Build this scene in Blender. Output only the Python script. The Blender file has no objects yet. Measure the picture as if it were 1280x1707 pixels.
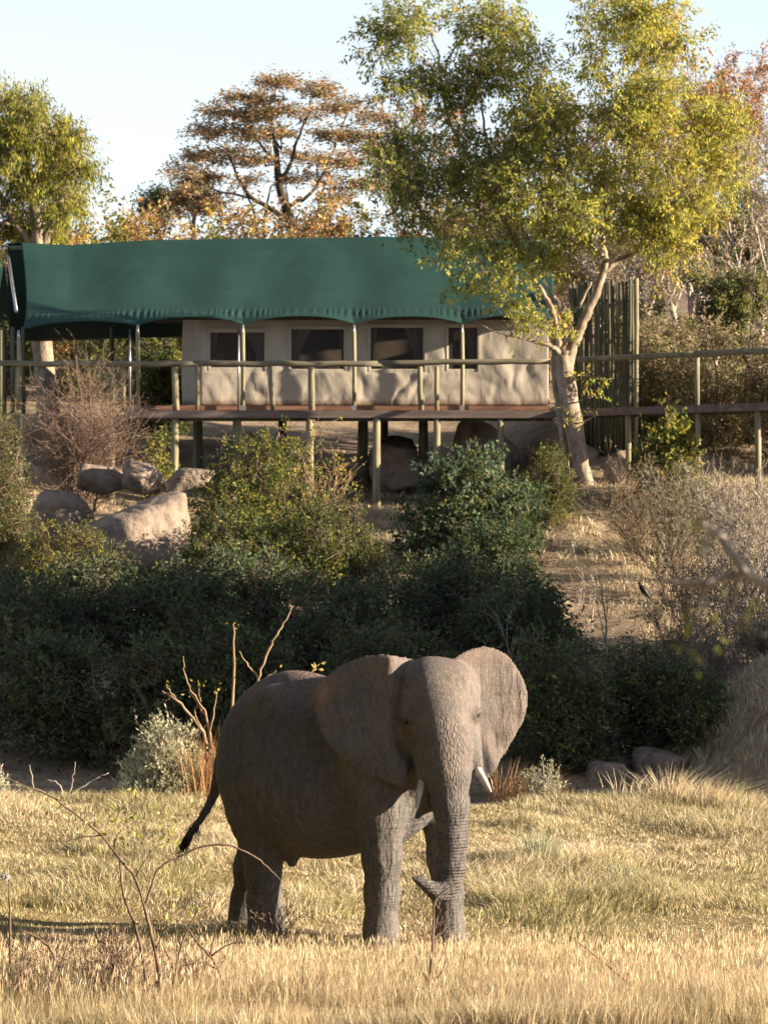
import bpy, math, random
import numpy as np
from mathutils import Vector

# ------------------------------------------------------------------ camera, sky, sun, exposure
scene = bpy.context.scene
COL = scene.collection
F, HC, HOR = 6400.0, 5.8, 650.0          # focal length in photo pixels, camera height, horizon row
W0, H0 = 1280.0, 1707.0
cam_d = bpy.data.cameras.new('camera')
cam = bpy.data.objects.new('camera', cam_d)
COL.objects.link(cam)
cam.location = (0, 0, HC)
cam.rotation_euler = (math.radians(90), 0, 0)
cam_d.sensor_fit = 'VERTICAL'
cam_d.sensor_height = 36.0
cam_d.lens = F / H0 * 36.0
cam_d.shift_y = -(H0 / 2 - HOR) / H0
cam_d.clip_start = 0.5
cam_d.clip_end = 3000
cam_d.dof.use_dof = True
cam_d.dof.focus_distance = 41.0
cam_d.dof.aperture_fstop = 6.3
scene.camera = cam
scene.cycles.max_bounces = 6
scene.cycles.diffuse_bounces = 3
scene.cycles.glossy_bounces = 2
scene.cycles.transmission_bounces = 3
scene.cycles.transparent_max_bounces = 4

SUN_AZ, SUN_EL = math.radians(79), math.radians(14.0)      # azimuth from -Y towards +X
sun_dir = Vector((math.sin(SUN_AZ) * math.cos(SUN_EL), -math.cos(SUN_AZ) * math.cos(SUN_EL), math.sin(SUN_EL)))
world = bpy.data.worlds.new('World')
scene.world = world
world.use_nodes = True
wt = world.node_tree
sky = wt.nodes.new('ShaderNodeTexSky')
sky.sky_type = 'NISHITA'
sky.sun_disc = False
sky.sun_elevation = SUN_EL
sky.sun_rotation = math.pi - SUN_AZ
sky.altitude = 900
sky.air_density = 0.75
sky.dust_density = 0.35
sky.ozone_density = 2.2
bg = wt.nodes['Background']
pale = wt.nodes.new('ShaderNodeHueSaturation')            # a thin dry-season milkiness over the whole sky
pale.inputs['Saturation'].default_value = 0.44
wt.links.new(sky.outputs[0], pale.inputs['Color'])
wt.links.new(pale.outputs[0], bg.inputs[0])
bg.inputs[1].default_value = 0.067
sl = bpy.data.lights.new('sun', 'SUN')
sl.energy = 5.0
sl.angle = math.radians(0.5)
sl.color = (1.0, 0.81, 0.58)
sun = bpy.data.objects.new('sun', sl)
COL.objects.link(sun)
sun.rotation_euler = (-sun_dir).to_track_quat('-Z', 'Y').to_euler()
sun.location = (40, -10, 40)
scene.view_settings.view_transform = 'Standard'
scene.view_settings.look = 'None'
scene.view_settings.exposure = 1.86
scene.view_settings.gamma = 1.0
scene.view_settings.use_curve_mapping = False

# ------------------------------------------------------------------ helpers
R = np.random.default_rng(7)

def at(px, py, Y):
    """photo pixel + distance along the ground -> world point"""
    return np.array([(px - W0 / 2) * Y / F, Y, HC - (py - HOR) * Y / F])

def smooth(a, b, x):
    t = np.clip((x - a) / (b - a), 0, 1)
    return t * t * (3 - 2 * t)

_tab = np.random.default_rng(3).random((256, 256))
def vnoise(x, y):
    x = np.asarray(x, float); y = np.asarray(y, float)
    xi = np.floor(x).astype(int); yi = np.floor(y).astype(int)
    fx = x - xi; fy = y - yi
    fx = fx * fx * (3 - 2 * fx); fy = fy * fy * (3 - 2 * fy)
    g = lambda i, j: _tab[i % 256, j % 256]
    return ((g(xi, yi) * (1 - fx) + g(xi + 1, yi) * fx) * (1 - fy)
            + (g(xi, yi + 1) * (1 - fx) + g(xi + 1, yi + 1) * fx) * fy)

def fbm(x, y, o=3):
    s = 0; a = .5
    for k in range(o):
        s = s + a * vnoise(np.asarray(x) * 2**k + 17.3 * k, np.asarray(y) * 2**k + 5.7 * k); a *= .5
    return s / (1 - .5**o)

def unit(v):
    return v / np.maximum(np.linalg.norm(v, axis=-1, keepdims=True), 1e-9)

def tag(o, label=None, cat=None, group=None, kind=None):
    if label: o['label'] = label
    if cat: o['category'] = cat
    if group: o['group'] = group
    if kind: o['kind'] = kind
    return o

def empty(name, loc):
    o = bpy.data.objects.new(name, None)
    o.empty_display_size = .2
    COL.objects.link(o)
    o.location = [float(c) for c in loc]
    return o

def origin_of(o):
    p = np.zeros(3)
    while o is not None:
        p += np.array(o.location); o = o.parent
    return p

class MB:
    """collects vertices, quads, triangles and a colour per face"""
    def __init__(s):
        s.V = []; s.Q = []; s.T = []; s.qc = []; s.tc = []; s.n = 0
    def add(s, V, Q=None, T=None, qc=None, tc=None):
        V = np.asarray(V, float).reshape(-1, 3)
        if Q is not None and len(Q):
            Q = np.asarray(Q, int); s.Q.append(Q + s.n)
            s.qc.append(np.broadcast_to(np.asarray(qc if qc is not None else (.5, .5, .5), float), (len(Q), 3)))
        if T is not None and len(T):
            T = np.asarray(T, int); s.T.append(T + s.n)
            s.tc.append(np.broadcast_to(np.asarray(tc if tc is not None else (.5, .5, .5), float), (len(T), 3)))
        s.V.append(V); s.n += len(V)
    def mesh(s, name, off=(0, 0, 0), smooth_shade=False):
        V = np.concatenate(s.V) - np.asarray(off)
        Q = np.concatenate(s.Q) if s.Q else np.zeros((0, 4), int)
        T = np.concatenate(s.T) if s.T else np.zeros((0, 3), int)
        me = bpy.data.meshes.new(name)
        me.vertices.add(len(V)); me.vertices.foreach_set('co', V.astype(np.float32).ravel())
        idx = np.concatenate([Q.ravel(), T.ravel()]).astype(np.int32)
        me.loops.add(len(idx)); me.loops.foreach_set('vertex_index', idx)
        nq, nt = len(Q), len(T)
        starts = np.concatenate([np.arange(nq) * 4, nq * 4 + np.arange(nt) * 3]).astype(np.int32)
        me.polygons.add(nq + nt)
        me.polygons.foreach_set('loop_start', starts)
        me.polygons.foreach_set('use_smooth', np.full(nq + nt, smooth_shade))
        c = np.concatenate(s.qc + s.tc) if (s.qc or s.tc) else np.zeros((0, 3))
        rgba = np.ones((len(c), 4), np.float32); rgba[:, :3] = c
        a = me.attributes.new('tint', 'FLOAT_COLOR', 'FACE')
        a.data.foreach_set('color', rgba.ravel())
        me.update(calc_edges=True)
        return me
    def build(s, name, mat, parent=None, loc=None, smooth_shade=False):
        off = origin_of(parent) if parent is not None else (np.asarray(loc, float) if loc is not None else np.zeros(3))
        me = s.mesh(name, off, smooth_shade)
        me.materials.append(mat)
        o = bpy.data.objects.new(name, me)
        COL.objects.link(o)
        if parent is not None: o.parent = parent
        elif loc is not None: o.location = [float(c) for c in loc]
        return o

def tube(mb, pts, rad, n=6, col=(.5, .5, .5), cap=True):
    P = np.asarray(pts, float); m = len(P)
    rad = np.broadcast_to(np.asarray(rad, float), (m,))
    T = unit(np.gradient(P, axis=0))
    ref = np.array([0., 0, 1]) if abs(T[:, 2]).mean() < .8 else np.array([0., 1, 0])
    A = unit(np.cross(T, ref)); B = np.cross(T, A)
    th = np.arange(n) * 2 * math.pi / n
    ring = P[:, None] + rad[:, None, None] * (np.cos(th)[None, :, None] * A[:, None] + np.sin(th)[None, :, None] * B[:, None])
    V = ring.reshape(-1, 3)
    i = np.arange(m - 1)[:, None] * n; j = np.arange(n)[None]; k = (j + 1) % n
    Q = np.stack([i + j, i + k, i + n + k, i + n + j], -1).reshape(-1, 4)
    Tt = None
    if cap:
        V = np.concatenate([V, P[[0, -1]]])
        a = m * n
        jj = np.arange(n); kk = (jj + 1) % n
        Tt = np.concatenate([np.stack([np.full(n, a), kk, jj], 1), np.stack([np.full(n, a + 1), (m - 1) * n + jj, (m - 1) * n + kk], 1)])
    mb.add(V, Q, Tt, col, col)

def spline(pts, k=6):
    """Catmull-Rom through the points (any columns)"""
    P = np.asarray(pts, float)
    if len(P) < 3:
        t = np.linspace(0, 1, k + 1)[:, None]
        return P[0] * (1 - t) + P[1] * t
    E = np.concatenate([[2 * P[0] - P[1]], P, [2 * P[-1] - P[-2]]])
    out = []
    t = np.linspace(0, 1, k, endpoint=False)[:, None]
    for a, b, c, d in zip(E[:-3], E[1:-2], E[2:-1], E[3:]):
        out.append(.5 * ((2 * b) + (c - a) * t + (2 * a - 5 * b + 4 * c - d) * t**2 + (3 * b - a - 3 * c + d) * t**3))
    return np.concatenate(out + [P[-1:]])

def box(mb, x0, x1, y0, y1, z0, z1, col=(.5, .5, .5)):
    V = [(x, y, z) for z in (z0, z1) for y in (y0, y1) for x in (x0, x1)]
    Q = [(0, 2, 3, 1), (4, 5, 7, 6), (0, 1, 5, 4), (2, 6, 7, 3), (0, 4, 6, 2), (1, 3, 7, 5)]
    mb.add(V, Q, None, col)

# ------------------------------------------------------------------ materials
def new_mat(name):
    m = bpy.data.materials.new(name); m.use_nodes = True
    nt = m.node_tree
    return m, nt, nt.nodes['Principled BSDF'], nt.nodes['Material Output']

def N(nt, typ, **kw):
    n = nt.nodes.new(typ)
    for k, v in kw.items(): setattr(n, k, v)
    return n

def coords(nt, scale=(1, 1, 1), kind='Object'):
    tc = N(nt, 'ShaderNodeTexCoord'); mp = N(nt, 'ShaderNodeMapping')
    nt.links.new(tc.outputs[kind], mp.inputs[0])
    mp.inputs['Scale'].default_value = scale
    return mp.outputs[0]

def noise(nt, vec, scale, detail=4, rough=.55, dist=0):
    n = N(nt, 'ShaderNodeTexNoise')
    n.inputs['Scale'].default_value = scale; n.inputs['Detail'].default_value = detail
    n.inputs['Roughness'].default_value = rough; n.inputs['Distortion'].default_value = dist
    nt.links.new(vec, n.inputs['Vector'])
    return n.outputs['Fac']

KA = 0.76                                 # overall reflectance level of the painted and natural surfaces
def cramp(nt, fac, stops, k=None):
    k = KA if k is None else k
    return ramp(nt, fac, [(p, tuple(x * k for x in c)) for p, c in stops])

def ramp(nt, fac, stops):
    r = N(nt, 'ShaderNodeValToRGB')
    while len(r.color_ramp.elements) < len(stops): r.color_ramp.elements.new(.5)
    for e, (p, c) in zip(r.color_ramp.elements, stops):
        e.position = p; e.color = (*c, 1)
    nt.links.new(fac, r.inputs[0])
    return r.outputs[0]

def mixc(nt, fac, a, b, mode='MIX'):
    n = N(nt, 'ShaderNodeMix', data_type='RGBA', blend_type=mode)
    for s, v in ((0, fac), (6, a), (7, b)):
        if isinstance(v, (int, float)): n.inputs[s].default_value = v
        elif isinstance(v, tuple): n.inputs[s].default_value = (*v, 1)
        else: nt.links.new(v, n.inputs[s])
    return n.outputs[2]

def math_n(nt, op, a, b=0.0):
    n = N(nt, 'ShaderNodeMath', operation=op)
    for s, v in ((0, a), (1, b)):
        if isinstance(v, (int, float)): n.inputs[s].default_value = v
        else: nt.links.new(v, n.inputs[s])
    return n.outputs[0]

def bump(nt, height, bsdf, strength=.5, dist=.02, prev=None):
    b = N(nt, 'ShaderNodeBump')
    b.inputs['Strength'].default_value = strength; b.inputs['Distance'].default_value = dist
    nt.links.new(height, b.inputs['Height'])
    if prev is not None: nt.links.new(prev, b.inputs['Normal'])
    if bsdf is not None: nt.links.new(b.outputs[0], bsdf.inputs['Normal'])
    return b.outputs[0]

def m_leaf(name, trans=.35, rough=.55, spec=.3, var=.35, k=.95):
    m, nt, p, out = new_mat(name)
    a = N(nt, 'ShaderNodeAttribute', attribute_name='tint')
    v = coords(nt)
    f = noise(nt, v, 3.0, 2)
    hs = N(nt, 'ShaderNodeHueSaturation')
    nt.links.new(a.outputs['Color'], hs.inputs['Color'])
    nt.links.new(ramp(nt, f, [(.3, (k * (1 - var),) * 3), (.7, (k * (1 + var),) * 3)]), hs.inputs['Value'])
    nt.links.new(hs.outputs[0], p.inputs['Base Color'])
    p.inputs['Roughness'].default_value = rough
    p.inputs['Specular IOR Level'].default_value = spec
    tr = N(nt, 'ShaderNodeBsdfTranslucent')
    nt.links.new(hs.outputs[0], tr.inputs['Color'])
    mx = N(nt, 'ShaderNodeMixShader'); mx.inputs[0].default_value = trans
    nt.links.new(p.outputs[0], mx.inputs[1]); nt.links.new(tr.outputs[0], mx.inputs[2])
    nt.links.new(mx.outputs[0], out.inputs['Surface'])
    return m

def m_noise(name, c1, c2, scale=6, stretch=(1, 1, 1), rough=.85, bstr=.4, bdist=.02, bscale=None, c3=None, spec=.25, detail=6, lo=.35, hi=.65):
    m, nt, p, out = new_mat(name)
    v = coords(nt, stretch)
    f = noise(nt, v, scale, detail, .6)
    st = [(lo, c1), (hi, c2)] if c3 is None else [(lo, c1), ((lo + hi) / 2, c2), (hi, c3)]
    nt.links.new(cramp(nt, f, st), p.inputs['Base Color'])
    p.inputs['Roughness'].default_value = rough
    p.inputs['Specular IOR Level'].default_value = spec
    if bstr: bump(nt, noise(nt, v, bscale or scale * 3, 6, .6), p, bstr, bdist)
    return m

M = {}
M['leaf'] = m_leaf('leaf', .5, k=1.2)
M['dark_leaf'] = m_leaf('dark_leaf', .28, .5, .3, k=1.4)
M['grass'] = m_leaf('grass', .3, .6, .2, .2, k=1.05)
M['bark_pale'] = m_noise('bark_pale', (.20, .15, .11), (.46, .38, .30), 9, (1, 1, .35), .9, .9, .03, 14)
M['bark_dark'] = m_noise('bark_dark', (.045, .035, .03), (.12, .095, .075), 10, (1, 1, .3), .9, .8, .02)
M['bark_grey'] = m_noise('bark_grey', (.16, .13, .115), (.33, .28, .25), 8, (1, 1, .3), .9, .6, .02)
M['twig_tan'] = m_noise('twig_tan', (.30, .20, .12), (.50, .37, .23), 12, (1, 1, .3), .8, .3, .01)
M['twig_brown'] = m_noise('twig_brown', (.13, .085, .065), (.27, .19, .15), 12, (1, 1, .3), .85, .3, .01)
M['twig_grey'] = m_noise('twig_grey', (.30, .26, .235), (.52, .46, .41), 12, (1, 1, .3), .85, .3, .01)
M['pole'] = m_noise('pole', (.17, .155, .10), (.40, .355, .235), 5, (3, 3, .25), .75, .35, .015, 10)
M['rail'] = m_noise('rail', (.14, .13, .095), (.30, .27, .19), 5, (.25, 3, 3), .75, .35, .015, 10)
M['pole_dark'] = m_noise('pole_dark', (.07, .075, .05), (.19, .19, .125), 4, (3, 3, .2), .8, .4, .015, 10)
M['plank'] = m_noise('plank', (.12, .075, .055), (.24, .155, .115), 4, (1, .3, 3), .75, .4, .01, 12)
M['fascia'] = m_noise('fascia', (.12, .095, .09), (.24, .19, .175), 3, (.25, 3, 3), .75, .4, .01, 12)
M['red_board'] = m_noise('red_board', (.19, .095, .065), (.33, .175, .12), 3, (.3, 3, 3), .7, .3, .01, 12)
M['steel'] = m_noise('steel', (.45, .46, .48), (.6, .6, .62), 20, (1, 1, 1), .35, .1, .003)
M['steel'].node_tree.nodes['Principled BSDF'].inputs['Metallic'].default_value = .8
M['net'] = m_noise('net', (.012, .012, .014), (.03, .028, .028), 60, (1, 1, 1), .7, .2, .003)
def m_net():
    m, nt, p, out = new_mat('window_net')
    v = coords(nt)
    nt.links.new(ramp(nt, noise(nt, coords(nt, (3, 1, .6)), 1.5, 5, .6), [(.35, (.012, .012, .013)), (.7, (.045, .038, .034))]), p.inputs['Base Color'])  # streaky shadows on the netting, painted in as stretched noise
    p.inputs['Roughness'].default_value = .6
    tr = N(nt, 'ShaderNodeBsdfTransparent'); mx = N(nt, 'ShaderNodeMixShader'); mx.inputs[0].default_value = .4
    nt.links.new(p.outputs[0], mx.inputs[1]); nt.links.new(tr.outputs[0], mx.inputs[2]); nt.links.new(mx.outputs[0], out.inputs['Surface'])
    return m
M['net'] = m_net()
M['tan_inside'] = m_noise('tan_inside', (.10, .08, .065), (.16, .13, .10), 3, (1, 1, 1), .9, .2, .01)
M['rock'] = m_noise('rock', (.09, .075, .068), (.34, .27, .22), 2.2, (1, 1, 1), .92, .9, .08, 5, c3=(.22, .18, .16), lo=.3, hi=.72)
M['black_bird'] = m_noise('black_bird', (.006, .007, .012), (.014, .015, .02), 30, (1, 1, 1), .45, .2, .005)
M['ivory'] = m_noise('ivory', (.42, .39, .34), (.66, .63, .57), 14, (1, 1, .4), .45, .2, .005)
M['eye'] = m_noise('eye', (.01, .007, .005), (.02, .014, .01), 20, (1, 1, 1), .1, 0)
M['hair'] = m_noise('hair', (.012, .010, .010), (.03, .026, .024), 20, (1, 1, 1), .6, 0)
M['white_puff'] = m_noise('white_puff', (.7, .68, .64), (.85, .84, .8), 30, (1, 1, 1), .9, .5, .01)

def m_canvas_green():
    m, nt, p, out = new_mat('green_canvas')
    v = coords(nt)
    f = noise(nt, v, .7, 5, .6)
    c = cramp(nt, f, [(.3, (.012, .052, .047)), (.7, (.018, .066, .059))])
    # sun-bleached blotches and horizontal seams
    f2 = noise(nt, coords(nt, (.5, 3, 3)), 1.5, 6, .7)
    c = mixc(nt, ramp(nt, f2, [(.5, (0, 0, 0)), (.8, (.5, .5, .5))]), c, (.024, .064, .057))
    nt.links.new(c, p.inputs['Base Color'])
    p.inputs['Roughness'].default_value = .7
    p.inputs['Specular IOR Level'].default_value = .3
    b = bump(nt, noise(nt, coords(nt, (1, 2, 2)), 2.5, 4), None, .35, .03)
    w = N(nt, 'ShaderNodeTexNoise'); w.inputs['Scale'].default_value = 120
    nt.links.new(v, w.inputs[0])
    bump(nt, w.outputs['Fac'], p, .12, .004, b)
    return m
M['green_canvas'] = m_canvas_green()

def m_canvas_tan():
    m, nt, p, out = new_mat('tan_canvas')
    v = coords(nt)
    f = noise(nt, v, 1.3, 5, .6)
    c = cramp(nt, f, [(.3, (.40, .355, .30)), (.7, (.52, .475, .41))])
    # mud splash band at the foot, ragged upper edge
    sep = N(nt, 'ShaderNodeSeparateXYZ'); nt.links.new(v, sep.inputs[0])
    h = math_n(nt, 'ADD', sep.outputs['Z'], math_n(nt, 'MULTIPLY', noise(nt, v, 4, 5, .7), -.22))
    c = mixc(nt, ramp(nt, h, [(.02, (.85, .85, .85)), (.14, (0, 0, 0))]), c, (.12, .075, .053))
    nt.links.new(c, p.inputs['Base Color'])
    p.inputs['Roughness'].default_value = .85
    p.inputs['Specular IOR Level'].default_value = .15
    b = bump(nt, noise(nt, coords(nt, (2.0, 2, .9)), 2.0, 4, .5, .8), None, .3, .05)
    bump(nt, noise(nt, v, 45, 3), p, .2, .006, b)
    return m
M['tan_canvas'] = m_canvas_tan()

def m_ground():
    m, nt, p, out = new_mat('ground')
    v = coords(nt)
    f = noise(nt, v, .35, 6, .62)
    sand = cramp(nt, noise(nt, v, 2.2, 8, .7), [(.3, (.24, .18, .13)), (.5, (.40, .31, .22)), (.72, (.54, .43, .31))])
    soil = cramp(nt, noise(nt, v, 5, 8, .7), [(.3, (.07, .055, .042)), (.7, (.19, .145, .105))])
    c = mixc(nt, ramp(nt, f, [(.5, (0, 0, 0)), (.7, (1, 1, 1))]), sand, soil)
    # straw-coloured thatch on the meadow
    a = N(nt, 'ShaderNodeAttribute', attribute_name='meadow')
    straw = cramp(nt, noise(nt, coords(nt, (1, .6, 1)), 1.6, 8, .72), [(.3, (.20, .165, .075)), (.5, (.36, .275, .14)), (.72, (.52, .40, .23))])
    c = mixc(nt, a.outputs['Fac'], c, straw)
    nt.links.new(c, p.inputs['Base Color'])
    p.inputs['Roughness'].default_value = .95
    p.inputs['Specular IOR Level'].default_value = .1
    bump(nt, noise(nt, v, 9, 8, .7), p, .8, .06)
    return m
M['ground'] = m_ground()

def m_skin():
    m, nt, p, out = new_mat('elephant_skin')
    v = coords(nt)
    tm = N(nt, 'ShaderNodeAttribute', attribute_name='trunk').outputs['Fac']
    em = N(nt, 'ShaderNodeAttribute', attribute_name='rim').outputs['Fac']
    dm = N(nt, 'ShaderNodeAttribute', attribute_name='dust').outputs['Fac']
    f = noise(nt, v, 1.8, 6, .65)
    c = ramp(nt, f, [(.3, (.066, .064, .067)), (.55, (.097, .092, .093)), (.75, (.138, .126, .120))])
    f2 = noise(nt, v, 14, 6, .7)
    c = mixc(nt, .35, c, ramp(nt, f2, [(.3, (.050, .048, .050)), (.7, (.185, .170, .160))]))
    c = mixc(nt, math_n(nt, 'MULTIPLY', dm, ramp(nt, noise(nt, v, 3, 5, .7), [(.35, (.2, .2, .2)), (.65, (1, 1, 1))])), c, (.19, .13, .10))
    # wrinkle shading painted into the colour: long drapes on the flank, fine net everywhere
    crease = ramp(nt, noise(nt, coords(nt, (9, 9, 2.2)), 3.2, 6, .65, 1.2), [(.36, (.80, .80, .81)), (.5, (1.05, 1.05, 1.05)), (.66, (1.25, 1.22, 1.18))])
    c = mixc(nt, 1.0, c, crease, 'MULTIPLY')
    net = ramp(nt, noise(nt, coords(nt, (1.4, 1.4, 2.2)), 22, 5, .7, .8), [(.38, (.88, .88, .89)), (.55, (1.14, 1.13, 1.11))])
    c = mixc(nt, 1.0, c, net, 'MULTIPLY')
    c = mixc(nt, em, c, (.022, .018, .017))
    nt.links.new(c, p.inputs['Base Color'])
    p.inputs['Roughness'].default_value = .78
    p.inputs['Specular IOR Level'].default_value = .3
    # cracked cell relief
    vo = N(nt, 'ShaderNodeTexVoronoi', feature='DISTANCE_TO_EDGE')
    vo.inputs['Scale'].default_value = 30
    wob = N(nt, 'ShaderNodeTexNoise'); wob.inputs['Scale'].default_value = 9
    nt.links.new(v, wob.inputs['Vector'])
    vv = mixc(nt, .06, v, wob.outputs['Color'], 'ADD')
    nt.links.new(vv, vo.inputs['Vector'])
    cell = ramp(nt, vo.outputs['Distance'], [(0, (0, 0, 0)), (.12, (1, 1, 1))])
    b = bump(nt, cell, None, .28, .012)
    # long hanging folds of the flank and ears
    hm = N(nt, 'ShaderNodeAttribute', attribute_name='head').outputs['Fac']
    calm = math_n(nt, 'SUBTRACT', 1.0, math_n(nt, 'MULTIPLY', hm, .85))
    fold = math_n(nt, 'MULTIPLY', noise(nt, coords(nt, (6, 6, 1.2)), 2.6, 5, .55, .8), calm)
    b = bump(nt, fold, None, .85, .075, b)
    fold2 = math_n(nt, 'MULTIPLY', noise(nt, coords(nt, (1.5, 1.5, 9)), 3.0, 4, .55, 1.0), calm)
    b = bump(nt, fold2, None, .6, .035, b)
    # trunk: rings below, upright cracks on the brow of the trunk
    sep = N(nt, 'ShaderNodeSeparateXYZ'); nt.links.new(v, sep.inputs[0])
    wv = N(nt, 'ShaderNodeTexWave', wave_type='BANDS', bands_direction='Z')
    wv.inputs['Scale'].default_value = 9.5; wv.inputs['Distortion'].default_value = 2.5
    wv.inputs['Detail'].default_value = 3; wv.inputs['Detail Scale'].default_value = 2.0
    nt.links.new(v, wv.inputs['Vector'])
    lowm = N(nt, 'ShaderNodeMapRange'); nt.links.new(sep.outputs['Z'], lowm.inputs[0])
    lowm.inputs[1].default_value = 1.75; lowm.inputs[2].default_value = 1.35; lowm.inputs[3].default_value = 0; lowm.inputs[4].default_value = 1
    rings = math_n(nt, 'MULTIPLY', math_n(nt, 'MULTIPLY', wv.outputs['Fac'], lowm.outputs[0]), tm)
    b = bump(nt, rings, None, .55, .03, b)
    cr = N(nt, 'ShaderNodeTexVoronoi', feature='DISTANCE_TO_EDGE')
    cr.inputs['Scale'].default_value = 1.0
    nt.links.new(mixc(nt, .25, coords(nt, (36, 36, 10)), wob.outputs['Color'], 'ADD'), cr.inputs['Vector'])
    crk = ramp(nt, cr.outputs['Distance'], [(0, (0, 0, 0)), (.25, (1, 1, 1))])
    inv = math_n(nt, 'SUBTRACT', 1.0, crk)
    upm = math_n(nt, 'SUBTRACT', 1.0, math_n(nt, 'MULTIPLY', lowm.outputs[0], .92))
    cracks = math_n(nt, 'MULTIPLY', math_n(nt, 'MULTIPLY', inv, tm), upm)
    bump(nt, math_n(nt, 'SUBTRACT', 1.0, cracks), p, .55, .022, b)
    return m
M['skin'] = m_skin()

# ------------------------------------------------------------------ ground
def ground_z(x, y):
    x = np.asarray(x, float); y = np.asarray(y, float)
    prof = np.interp(y, [-20, 0, 6, 31, 36, 53.5, 56.5, 60, 66, 72, 78, 83, 88, 96, 112, 130, 200, 420, 900],
                        [3.9, 3.7, 3.3, .12, 0, 0, -.35, 0.0, .9, 1.75, 2.55, 3.0, 3.9, 5.3, 7.3, 8.6, 12, 20, 34])
    z = prof + .16 * (fbm(x * .35, y * .35) - .5) + .05 * (fbm(x * 1.7 + 9, y * 1.7) - .5)
    z = z + smooth(57, 75, y) * .5 * (fbm(x * .28 + 40, y * .28 + 3) - .5)
    # the steep bank on the right, and the hill behind the camp
    d = ((x - 13.5) / 9.2)**2 + ((y - 60.5) / 6.6)**2
    z = z + 4.4 * np.clip(1 - d, 0, 1)**1.15 * (1 + .25 * (fbm(x * .9, y * .9) - .5))
    z = z + 3.5 * smooth(4, 34, x) * smooth(90, 135, y)
    z = z + .5 * smooth(-2, -9, x) * smooth(70, 80, y)
    z = z + .95 * smooth(2.2, 4.2, x) * smooth(77.8, 81.5, y) * smooth(96, 90, y)
    return z

def axis(parts):
    out = []
    for a, b, s in parts: out += list(np.arange(a, b, s))
    return np.array(out + [parts[-1][1]])
gx = axis([(-400, -60, 30), (-60, -16, 3), (-16, 20, .28), (20, 60, 3), (60, 400, 30)])
gy = axis([(-20, 30, 2), (30, 64, .22), (64, 100, .45), (100, 140, 1.5), (140, 900, 30)])
GX, GY = np.meshgrid(gx, gy)
GZ = ground_z(GX, GY)
nx, ny = len(gx), len(gy)
ii = (np.arange(ny - 1)[:, None] * nx + np.arange(nx - 1)[None]).ravel()
g = MB(); g.add(np.stack([GX, GY, GZ], -1).reshape(-1, 3), np.stack([ii, ii + 1, ii + nx + 1, ii + nx], 1))
ground = g.build('ground', M['ground'], smooth_shade=True)
mead = smooth(55.5, 54.0, GY) * smooth(6.3, 5.0, GX - .8 * (fbm(GX, GY) - .5) - smooth(53, 50, GY) * 8)
a = ground.data.attributes.new('meadow', 'FLOAT', 'POINT')
a.data.foreach_set('value', mead.ravel().astype(np.float32))
tag(ground, kind='structure')
def gz1(x, y): return float(ground_z(np.array([x]), np.array([y]))[0])
def on_ground(px, Y, sink=0.0):
    x = (px - W0 / 2) * Y / F
    return np.array([x, Y, gz1(x, Y) - sink])

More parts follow.
